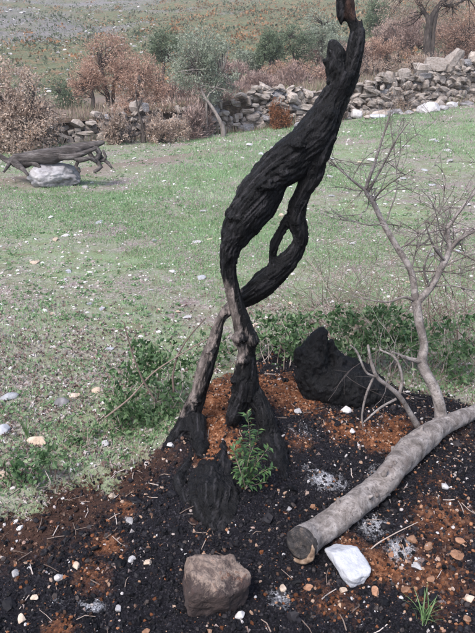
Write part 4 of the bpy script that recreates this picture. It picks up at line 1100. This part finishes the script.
# dry grass on the terrace behind the wall and along its foot
n = 42000
gx = rh.uniform(-7.5, 11, n); foot_ = rh.random(n) < .28
gy = np.where(foot_, wall_y(gx) - .28 + .4 * rh.random(n), wall_y(gx) + .25 + 9 * rh.random(n) ** 1.8); gz = np.where(foot_, H(gx, gy), HH(gx, gy))
kp = fbm(xy0(gx, gy, 1.2), 3, 151) > -.35; gx, gy, gz = gx[kp], gy[kp], gz[kp]; n = len(gx)
mb = MB(); hh_ = (.06 + .22 * rh.random(n) ** 2) * (1 + .5 * fbm(xy0(gx, gy, 2.1), 2, 152))
scatter(mb, BLADE_V, BLADE_F, np.stack([gx, gy, gz - .01], 1), rotmats(n, rh, .6), np.stack([np.full(n, .022), np.full(n, .022), np.abs(hh_)], 1), rh.random(n))
M_DG = tint_mat('dry_terrace_grass', [(0, (0.13, 0.10, 0.075)), (.4, (0.24, 0.18, 0.14)), (.7, (0.35, 0.28, 0.23)), (.85, (0.15, 0.17, 0.09)), (1, (0.2, 0.24, 0.13))], .85, .1, 4, .2)
tag(link('dry_grass', mb.mesh('dry_grass'), M_DG), 'dry brown grass on the terrace behind the stone wall', 'grass', kind='stuff')
F_HG = tint_mat('hill_green_scrub', [(0, (0.08, 0.10, 0.065)), (.5, (0.125, 0.145, 0.095)), (1, (0.18, 0.19, 0.13))], .8, .1, 1, .2)
F_HR = tint_mat('hill_rust_scrub', [(0, (0.17, 0.10, 0.06)), (.5, (0.31, 0.165, 0.085)), (1, (0.27, 0.215, 0.145))], .8, .1, 1, .2)
M_HK = tint_mat('hill_rock', [(0, (0.2, 0.19, 0.19)), (1, (0.44, 0.42, 0.42))], .9, .1, 2, 0)
for m_, nm, mt, lab, ca in ((mbg, 'green_scrub', F_HG, 'low green scrub dotted over the far hillside', 'scrub'), (mbr_, 'rusty_scrub', F_HR, 'orange brown scrub dotted over the far hillside', 'scrub'), (mbk, 'hillside_rocks', M_HK, 'grey rocks dotted over the left of the hillside', 'rocks')):
    o = link(nm, m_.mesh(nm), mt); tag(o, lab, ca, kind='stuff')
# ================================================================== ground cover
rg = np.random.default_rng(101)
def field_points(n, ylo=60, yhi=640, bias=1.0, xlo=-60, xhi=540, rng=rg):
    """points on the field, evenly spread in the view's ground footprint"""
    Y = np.exp(rng.uniform(math.log(1.0), math.log(19.5), int(n * 1.3)))
    w = Y * .43 + .25
    x = rng.uniform(-1, 1, len(Y)) * w
    ok = (Y < wall_y(x) - .05)
    x, Y = x[ok][:n], Y[ok][:n]
    return x, Y
def zones(x, y): return burn_mask(x, y), spotmask(RED, x, y), spotmask(ASH, x, y), spotmask(BROWN, x, y)

# grass blades
x, y = field_points(420000)
bm_ = burn_mask(x, y)
patch = fbm(xy0(x, y, .55), 3, 111) + .6 * fbm(xy0(x, y, 3.2), 3, 112)
dens = sstep(-.55, .55, patch)
pl, ply, _ = project(np.stack([x, y, np.zeros_like(x)], 1))
dd = (y - (9.6 + (x + 2.6) * 1.25)) / 1.6
onpath = np.exp(-(dd / .4) ** 2) * sstep(-4.5, -3.2, x) * (1 - sstep(-1.2, .4, x))
keep = (rg.random(len(x)) < (dens * 1.0 + .06) * (.45 + .55 * sstep(2.5, 7, y))) & (rg.random(len(x)) > bm_ * 1.6) & (rg.random(len(x)) > onpath * .9)
litzone = (ply > 370) & (pl < 130); keep &= ~(litzone & (rg.random(len(x)) < .5))
x, y = x[keep], y[keep]; n = len(x)
h = (0.013 + .015 * rg.random(n) ** 1.5) * (1 + .075 * y) * (0.8 + .6 * rg.random(n))
wd = .0026 * (1 + .26 * y)
R = rotmats(n, rg, .85)
mb = MB(); scatter(mb, BLADE_V, BLADE_F, np.stack([x, y, H(x, y) - .002], 1), R, np.stack([wd, wd, h], 1), np.clip(.5 + .3 * fbm(xy0(x, y, 1.7), 2, 5) + rg.normal(size=n) * .2, 0, 1))
M_GRASS = tint_mat('short_grass', [(0, (0.14, 0.205, 0.095)), (.45, (0.19, 0.315, 0.15)), (.75, (0.265, 0.395, 0.22)), (.9, (0.37, 0.40, 0.29)), (1, (0.43, 0.40, 0.35))], .7, .2, 8, .3)
tag(link('grass', mb.mesh('grass'), M_GRASS), 'short sparse green grass covering the stony field', 'grass', kind='stuff')

# leaf litter, dry leaves and twigs
x, y = field_points(120000, rng=rg)
bm_ = burn_mask(x, y); patch = fbm(xy0(x, y, .8), 3, 121)
pl, ply, _ = project(np.stack([x, y, np.zeros_like(x)], 1))
lz = ((ply > 330) & (pl < 150)) | ((pl > 320) & (ply > 230)) | ((pl > 240) & (ply > 290))
keep = ((rg.random(len(x)) < .25 + .55 * sstep(-.2, .5, patch)) | (lz & (rg.random(len(x)) < .55))) & ((rg.random(len(x)) > bm_ * 1.25) | (rg.random(len(x)) < .010))
x, y = x[keep], y[keep]; n = len(x)
s = (.006 + .013 * rg.random(n) ** 1.5) * (1 + .17 * y)
mb = MB()
for m_, tp in ((y < 4, (LEAF_V * [1, 1, 2.2], LEAF_F)), (y >= 4, (CARD_V, CARD_F))):
    q_ = int(m_.sum()); scatter(mb, *tp, np.stack([x[m_], y[m_], H(x[m_], y[m_]) + .003 + .006 * rg.random(q_)], 1), rotmats(q_, rg, .28), np.stack([s[m_] * rg.uniform(.15, .5, q_), s[m_], s[m_] * 2], 1), rg.random(q_))
M_LIT = tint_mat('leaf_litter', [(0, (0.17, 0.11, 0.095)), (.35, (0.245, 0.18, 0.16)), (.65, (0.31, 0.25, 0.24)), (.88, (0.42, 0.38, 0.37)), (1, (0.55, 0.52, 0.51))], .85, .15, 30)
tag(link('leaf_litter', mb.mesh('leaf_litter'), M_LIT), 'dry brown and grey leaf litter scattered over the field', 'litter', kind='stuff')

# small pale stones and chips in the field
x, y = field_points(19000, rng=rg); bm_ = burn_mask(x, y)
pat = fbm(xy0(x, y, .7), 2, 131)
keep = (rg.random(len(x)) > bm_ * 1.1) & (rg.random(len(x)) < .30 + .5 * sstep(-.1, .6, pat)); x, y = x[keep], y[keep]; n = len(x)
s = (.0022 + .006 * rg.random(n) ** 3.5) * (1 + .24 * y)
mb = MB(); V0, F0 = ICO[0]; V0 = V0 * (1 + .22 * np.random.default_rng(1).normal(size=(len(V0), 1)))
scatter(mb, V0, F0, np.stack([x, y, H(x, y) + s * .15], 1), rotmats(n, rg, .4), np.stack([s * rg.uniform(.8, 1.5, n), s, s * .55], 1), rg.random(n))
M_CHIP = tint_mat('stone_chips', [(0, (0.17, 0.14, 0.125)), (.4, (0.31, 0.27, 0.25)), (.8, (0.50, 0.475, 0.465)), (1, (0.64, 0.63, 0.63))], .9, .15, 40)
tag(link('stone_chips', mb.mesh('stone_chips'), M_CHIP), 'small pale stone chips strewn over the grass field', 'gravel', kind='stuff')

# charcoal crumbs, red clods, ash flakes and gravel on the burnt ground
def burnt_points(n, rng):
    x = rng.uniform(-1.5, 1.5, n * 2); y = rng.uniform(.85, 3.4, n * 2)
    ok = (np.abs(x) < y * .45 + .25) & (burn_mask(x, y) > .35 + .3 * rng.random(n * 2))
    return x[ok][:n], y[ok][:n]
def clods(name, n, smin, smax, pw, mat, label, cat, weight, flat=.7, sub=0, seed=1):
    rng = np.random.default_rng(seed); x, y = burnt_points(n * 4, rng); w = weight(x, y)
    k = rng.random(len(x)) < w; x, y = x[k][:n], y[k][:n]; n = len(x)
    s = smin + (smax - smin) * rng.random(n) ** pw
    mb = MB()
    for vv in range(4):
        V0, F0 = ICO[sub]; V0 = V0 * (1 + .27 * np.random.default_rng(seed * 10 + vv).normal(size=(len(V0), 1)))
        m = np.arange(n) % 4 == vv; q = int(m.sum())
        if q: scatter(mb, V0, F0, np.stack([x[m], y[m], H(x[m], y[m]) + s[m] * .2], 1), rotmats(q, rng), np.stack([s[m], s[m] * rng.uniform(.6, 1.3, q), s[m] * flat], 1), rng.random(q))
    tag(link(name, mb.mesh(name), mat), label, cat, kind='stuff')
M_COAL = tint_mat('charcoal', [(0, (0.002, 0.002, 0.003)), (.6, (0.006, 0.0058, 0.008)), (.88, (0.018, 0.0165, 0.02)), (1, (0.05, 0.04, 0.037))], .7, .18, 120, 0, .4)
M_CLOD = tint_mat('red_clod', [(0, (0.04, 0.017, 0.010)), (.5, (0.145, 0.058, 0.029)), (.85, (0.26, 0.125, 0.07)), (1, (0.35, 0.24, 0.17))], .95, .05, 120)
M_BRN = tint_mat('brown_clod', [(0, (0.02, 0.013, 0.011)), (.6, (0.06, 0.036, 0.027)), (1, (0.13, 0.08, 0.06))], .95, .05, 120)
M_GRV = tint_mat('burnt_gravel', [(0, (0.15, 0.085, 0.055)), (.35, (0.28, 0.19, 0.14)), (.6, (0.28, 0.24, 0.225)), (.85, (0.42, 0.41, 0.42)), (1, (0.20, 0.09, 0.05))], .9, .15, 120)
M_ASH = tint_mat('ash_flake', [(0, (0.16, 0.16, 0.175)), (.6, (0.33, 0.33, 0.355)), (1, (0.58, 0.58, 0.6))], .95, .05, 120)
redw = lambda x, y: np.clip(spotmask(RED, x, y) * 1.1 - .12, 0, 1)
brnw = lambda x, y: np.clip(spotmask(BROWN, x, y), 0, 1)
clods('charcoal_crumbs', 34000, .0013, .009, 5.0, M_COAL, 'black charcoal crumbs covering the burnt ground', 'charcoal', lambda x, y: np.clip(1 - redw(x, y) - .7 * brnw(x, y), .05, 1), .75, 0, 3)
clods('charcoal_lumps', 420, .006, .02, 2.6, M_COAL, 'larger lumps of charcoal lying about on the burnt ground', 'charcoal', lambda x, y: np.clip(.9 - redw(x, y) - brnw(x, y), .05, 1), .6, 1, 4)
clods('red_clods', 15000, .0013, .008, 4.0, M_CLOD, 'crumbly orange red baked soil around the tree foot', 'soil', lambda x, y: np.clip(redw(x, y) + .035, 0, 1), .8, 0, 5)
clods('brown_clods', 9000, .0014, .007, 3.5, M_BRN, 'dark brown soil crumbs along the edge of the burnt ground', 'soil', lambda x, y: np.clip(brnw(x, y) + .06, 0, 1), .8, 0, 6)
clods('burnt_gravel', 3200, .0016, .009, 3.4, M_GRV, 'small tan and orange gravel mixed into the burnt ground', 'gravel', lambda x, y: .25 + .5 * sstep(0.1, .6, x), .6, 0, 7)
clods('ash_flakes', 4200, .001, .004, 2.5, M_ASH, 'white ash flakes on the burnt ground', 'ash', lambda x, y: np.clip(spotmask(ASH, x, y) * 1.2 - .15 + .035, 0, 1), .35, 0, 8)
# bits of dead twig on the burnt ground and in the litter
rng = np.random.default_rng(9); mb = MB()
for i in range(420):
    if i < 260: x, y = burnt_points(1, rng)
    else: x = rng.uniform(-1.2, -.3, 1); y = rng.uniform(1.7, 2.9, 1)
    if len(x) == 0: continue
    x, y = x[0], y[0]; L_ = rng.uniform(.015, .075); a = rng.uniform(0, 6.28); r_ = rng.uniform(.0008, .0022)
    d = np.array([math.cos(a), math.sin(a)]) * L_ / 2; m_ = rng.normal(size=2) * L_ * .08
    pts = [np.array([x + k * d[0] + (1 - k * k) * m_[0], y + k * d[1] + (1 - k * k) * m_[1], 0]) for k in (-1, 0, 1)]
    for p in pts: p[2] = float(H(p[0], p[1])[0]) + r_ + .003
    tube(mb, pts, [r_, r_ * .9, r_ * .6], 5, None, True, rng.random())
M_TWIG = tint_mat('dead_twig', [(0, (0.07, 0.05, 0.042)), (.5, (0.21, 0.16, 0.135)), (1, (0.42, 0.36, 0.33))], .85, .15, 60)
tag(link('twig_bits', mb.mesh('twig_bits'), M_TWIG), 'short broken bits of dead twig on the burnt ground', 'twigs', kind='stuff')

# ------------------------------------------------------------------ green plants near the tree
F_WEED = tint_mat('weed_leaves', [(0, (0.022, 0.052, 0.02)), (.4, (0.055, 0.108, 0.042)), (.8, (0.105, 0.175, 0.076)), (1, (0.19, 0.255, 0.135))], .5, .4, 20, .3)
def bramble(label, px, py, clumps_px, n, size, seed, stems=14, Yoff=0.0, name='bramble_bush', asp=.62, gate=.2):
    rng = np.random.default_rng(seed); b0 = G(px, py); t = empty(name, Vector(b0), label, 'bush')
    cl = []
    for (x, y, rx, ry, o) in clumps_px:
        p = P(x, y, b0[1] + Yoff + o); s = project(p)[2][0] / FPX; cl.append((*p, rx * s, rx * s * .8, ry * s))
    mb = MB()
    for _ in range(stems):
        c = cl[rng.integers(len(cl))]; e = np.array(c[:3]) + rng.uniform(-.8, .8, 3) * np.array(c[3:])
        f = np.array([e[0] + rng.normal() * .05, e[1] + rng.normal() * .04, 0]); f[2] = float(H(f[0], f[1])[0]) - .01
        tube(mb, [f, (f + e) / 2 + rng.normal(size=3) * .02, e], [.0028, .0022, .001], 5, .02, True, rng.random())
    mb.build('stems', M_TWIG, t, True)['kind'] = 'stuff'
    mb = MB(); leaf_cloud(mb, cl, int(n * .9), size * 1.15, rng, asp, .0, (LEAF_V, LEAF_F), gate, .3)
    V = np.concatenate(mb.V); g = H(V[:, 0], V[:, 1])
    low = V[:, 2] < g; V[low, 2] = (g + .004)[low]; mb.V = [V]
    mb.build('foliage', F_WEED, t)['kind'] = 'stuff'
    return t
bramble('leafy green bramble at the left foot of the charred tree', 140, 425, [(145, 400, 24, 30, 0), (128, 414, 20, 20, 0), (152, 424, 24, 16, 0), (118, 430, 16, 10, -.02), (165, 388, 20, 30, .1), (170, 415, 14, 18, .03), (140, 366, 22, 20, .12), (112, 402, 14, 12, .08), (170, 364, 20, 22, .16), (150, 352, 20, 16, .22), (125, 375, 14, 18, .1)], 1700, .023, 1, 44, gate=.12)
bramble('low green weeds behind the foot of the charred tree', 225, 372, [(215, 370, 14, 18, .1), (198, 355, 18, 16, .15), (228, 352, 14, 14, .15), (212, 340, 16, 12, .3)], 420, .022, 2, 10)
bramble('green bramble between the twisted stem and the burnt stump', 280, 362, [(278, 345, 24, 22, 0), (264, 335, 20, 22, .1), (296, 340, 18, 22, 0), (285, 324, 24, 12, .12), (300, 352, 10, 14, 0), (308, 322, 14, 9, .2)], 1300, .024, 3, 30)
bramble('leafy green thicket behind the burnt stump', 370, 380, [(350, 335, 24, 24, .05), (372, 328, 26, 24, .1), (396, 335, 22, 26, .1), (360, 352, 24, 18, 0), (338, 318, 18, 14, .15), (410, 350, 16, 18, 0), (385, 315, 18, 9, .2), (415, 335, 16, 14, .15)], 1700, .025, 4, 40)
bramble('sparse green weeds at the right edge behind the pale branch', 455, 385, [(462, 378, 14, 12, 0), (450, 360, 18, 16, .1), (468, 352, 14, 16, .1), (440, 335, 18, 14, .2), (465, 325, 16, 12, .3)], 520, .025, 5, 16)
bramble('grey green weeds in the litter at the left edge', 30, 480, [(32, 470, 22, 13, 0), (15, 482, 18, 12, 0), (48, 456, 16, 9, 0), (10, 462, 12, 9, 0), (40, 487, 14, 9, 0)], 330, .024, 6, 14, name='leafy_weed')
bramble('small weeds in the litter left of the bramble', 85, 440, [(80, 437, 14, 7, 0), (95, 430, 12, 7, 0), (70, 445, 8, 5, 0)], 110, .02, 7, 6, name='leafy_weed')
# scattered rosettes of weeds in the field
x, y = field_points(5200, rng=rg); k = (burn_mask(x, y) < .2) & (fbm(xy0(x, y, .9), 2, 141) > -.1); x, y = x[k], y[k]
mb = MB()
for xi, yi in zip(x, y):
    m = 7; s = rg.uniform(.010, .02) * (1 + .1 * yi); dirs = np.stack([rg.normal(size=m), rg.normal(size=m), rg.uniform(.1, .7, m)], 1)
    pos = np.stack([xi + rg.normal(size=m) * s * .6, yi + rg.normal(size=m) * s * .6, np.zeros(m)], 1); pos[:, 2] = float(H(xi, yi)[0]) + .004
    scatter(mb, CARD_V, CARD_F, pos, frame_from(dirs, rg), np.stack([np.full(m, s * .6), np.full(m, s), np.full(m, s)], 1), rg.random(m))
M_ROS = tint_mat('field_weed_leaves', [(0, (0.09, 0.16, 0.07)), (.5, (0.15, 0.25, 0.12)), (1, (0.23, 0.32, 0.18))], .6, .3, 20, .3)
tag(link('field_weeds', mb.mesh('field_weeds'), M_ROS), 'low green weed rosettes dotted among the field grass', 'weeds', kind='stuff')

# olive sprout growing from the root, every leaf its own piece
sp0 = G(245, 488); sprout = empty('olive_sprout', Vector(sp0), 'small green olive sprout growing from the charred root', 'plant')
LM = mkmesh('leaf', LEAF_V * [0.0095, .026, .026] + [0, 0, 0], [LEAF_F], {'rnd': np.full(5, .6)}, True); LM.materials.append(tint_mat('olive_sprout_leaf', [(0, (0.035, 0.08, 0.028)), (1, (0.065, 0.13, 0.045))], .45, .45, 60, .25))
LM2 = mkmesh('leaf', LEAF_V * [0.008, .021, .021], [LEAF_F], {'rnd': np.full(5, .95)}, True); LM2.materials.append(tint_mat('olive_sprout_young_leaf', [(0, (0.09, 0.15, 0.05)), (1, (0.13, 0.20, 0.07))], .45, .45, 60, .3))
rs = np.random.default_rng(17); DSP = float(sp0[1]) - .01
for (rows) in [[(245, 488), (247, 470), (250, 450), (249, 428), (247, 412)], [(245, 488), (252, 470), (262, 456), (269, 447)], [(245, 486), (240, 470), (236, 458), (234, 450)], [(246, 485), (256, 476), (266, 470), (273, 468)], [(246, 488), (250, 478), (254, 466), (257, 455)], [(245, 490), (248, 487), (258, 484), (266, 482)], [(245, 488), (241, 480), (237, 474), (233, 471)], [(246, 486), (248, 462), (256, 440), (258, 430)], [(245, 487), (243, 470), (243, 452), (240, 440)]]:
    pts = np.array([P(a, b_, DSP + .02 * rs.normal()) for a, b_ in rows]); mb = MB(); tube(mb, pts, np.linspace(.0018, .0008, len(pts)), 5, .01, True, .4); mb.build('stem', M_TWIG, sprout, True)
    pp, _ = resample(pts, np.ones(len(pts)), .0085)
    for j in range(2, len(pp)):
        for sgn in (-1, 1):
            if rs.random() < .08: continue
            o = bpy.data.objects.new('leaf', LM if rs.random() < .7 else LM2); COL.objects.link(o); o.parent = sprout
            tn = pp[j] - pp[j - 1]; tn /= np.linalg.norm(tn); sd_ = np.cross(tn, [0, -1, .3]) * sgn + rs.normal(size=3) * .35 + tn * .5
            sd_ = sd_ + rs.normal(size=3) * [.3, .9, .3]
            o.location = Vector(pp[j] - sp0); q = Vector(sd_).to_track_quat('Y', 'Z'); o.rotation_mode = 'QUATERNION'; o.rotation_quaternion = q
            s = rs.uniform(.7, 1.45); o.scale = (s, s, s)
# grass tufts
def tuft(label, px, py, n, L0, seed, w=.0035, spread=.7):
    rng = np.random.default_rng(seed); g = G(px, py); t = empty('grass_tuft', Vector(g), label, 'grass')
    for _ in range(n):
        a = rng.uniform(0, 6.28); L_ = L0 * rng.uniform(.55, 1.1); d = np.array([math.cos(a), math.sin(a), 0]) * spread * rng.uniform(.3, 1)
        tt = np.linspace(0, 1, 6)[:, None]; c = g + [rng.normal() * .008, rng.normal() * .008, 0] + L_ * (d * tt ** 1.4 + np.array([0, 0, 1]) * (tt - .55 * np.linalg.norm(d) * tt ** 2.2))
        sd_ = np.array([-math.sin(a), math.cos(a), 0]); ww = w * np.array([.8, 1, 1, .8, .5, .05])[:, None] / 2
        V = np.vstack([c - sd_ * ww, c + sd_ * ww, c + np.array([0, 0, -.0008])]); i = np.arange(5)
        F = np.vstack([np.stack([i, i + 1, i + 13, i + 12], 1), np.stack([i + 12, i + 13, i + 7, i + 6], 1)])
        mb = MB(); mb.add(V, F, rng.random()); mb.build('blade', M_BLADE, t, True)
M_BLADE = tint_mat('grass_blade', [(0, (0.08, 0.15, 0.06)), (.6, (0.14, 0.23, 0.09)), (1, (0.24, 0.31, 0.16))], .5, .35, 40, .3)
tuft('thin green grass tuft on the burnt soil at bottom right', 424, 622, 22, .13, 3)
tuft('bright green grass blades in the litter at the left edge', 27, 436, 7, .11, 4, .008, .35)

# ------------------------------------------------------------------ dead twiggy shrubs
def dead_shrub(label, px, py, n, L0, seed, r0=.0022, lean=(0, 0, 1), spread=.8, depth=2, shade=(0, .8), name='dead_shrub'):
    rng = np.random.default_rng(seed); g = G(px, py); t = empty(name, Vector(g), label, 'shrub')
    for _ in range(n):
        mb = MB(); d = np.array(lean) + rng.normal(size=3) * spread * [1, .6, .35]; d[2] = abs(d[2]) * .8 + .15
        f = g + [rng.normal() * .10, rng.normal() * .06, 0]; f[2] = float(H(f[0], f[1])[0]) - .01
        twigs(mb, f, d, L0 * rng.uniform(.6, 1.15), r0 * rng.uniform(.7, 1.2), depth, rng, rng.uniform(*shade), .3)
        mb.build('stem', M_TWIG, t)
dead_shrub('bare twiggy dead shrub in the field behind the pale branch', 400, 340, 22, .62, 41, .003, spread=.9)
dead_shrub('low tangle of dead twigs behind the burnt stump', 335, 335, 26, .42, 42, .0024, spread=1.1)
dead_shrub('dead twigs rising at the right edge behind the branch fork', 465, 345, 16, .65, 43, .003, spread=.7)
dead_shrub('sparse dead twigs sticking up right of the twisted stem', 318, 305, 16, .42, 44, .002, spread=1.0)
# dry shoots left of the tree, one thing each
def shoot(label, rows, Y, r, shade):
    pts = np.array([P(a, b_, Y + o) for a, b_, o in rows]); mb = MB(); tube(mb, pts, np.linspace(r, r * .45, len(pts)), 7, .015, True, shade, .15, 3)
    o = empty('dry_shoot', Vector(pts[0]), label, 'twig'); mb.build('stem', M_TWIG, o, True)
YB = float(G(150, 432)[1])
shoot('brown dry shoot curving over the bramble to the charred stem', [(105, 418, -.02), (130, 398, 0), (152, 374, .02), (175, 358, .03), (200, 343, .05), (222, 333, .06)], YB, .0045, .35)
shoot('dark shoot bending up from the bramble to the charred stem', [(174, 392, .0), (173, 376, .02), (178, 356, .04), (190, 336, .06), (206, 318, .08)], YB, .005, .1)
shoot('thin upright dark shoot at the left of the bramble', [(156, 402, .0), (143, 380, .0), (134, 358, .01), (127, 335, .02), (124, 322, .02)], YB, .0045, .2)
shoot('pale thin twig lying over the ash below the cut branch', [(352, 572, .0), (372, 548, .0), (392, 535, .02), (418, 522, .04)], float(G(380, 550)[1]), .003, .7)

# ------------------------------------------------------------------ thin misty air over the field and the hill
hz = bpy.data.materials.new('misty_air'); hz.use_nodes = True; nt = hz.node_tree
nt.nodes.remove(nt.nodes['Principled BSDF'])
pv = nt.nodes.new('ShaderNodeVolumePrincipled'); pv.inputs['Color'].default_value = (.93, .95, 1, 1); pv.inputs['Density'].default_value = 0.0011
nt.links.new(pv.outputs[0], nt.nodes['Material Output'].inputs['Volume'])
V = np.array([[sx * 150, -8 if sy < 0 else 262, -3 if sz < 0 else 60] for sz in (-1, 1) for sy in (-1, 1) for sx in (-1, 1)], float)
hzo = link('haze', mkmesh('haze', V, [np.array([[0, 2, 3, 1], [4, 5, 7, 6], [0, 1, 5, 4], [2, 6, 7, 3], [0, 4, 6, 2], [1, 3, 7, 5]])]), hz)
tag(hzo, 'thin pale misty air over the field and the hillside', 'haze', kind='stuff')
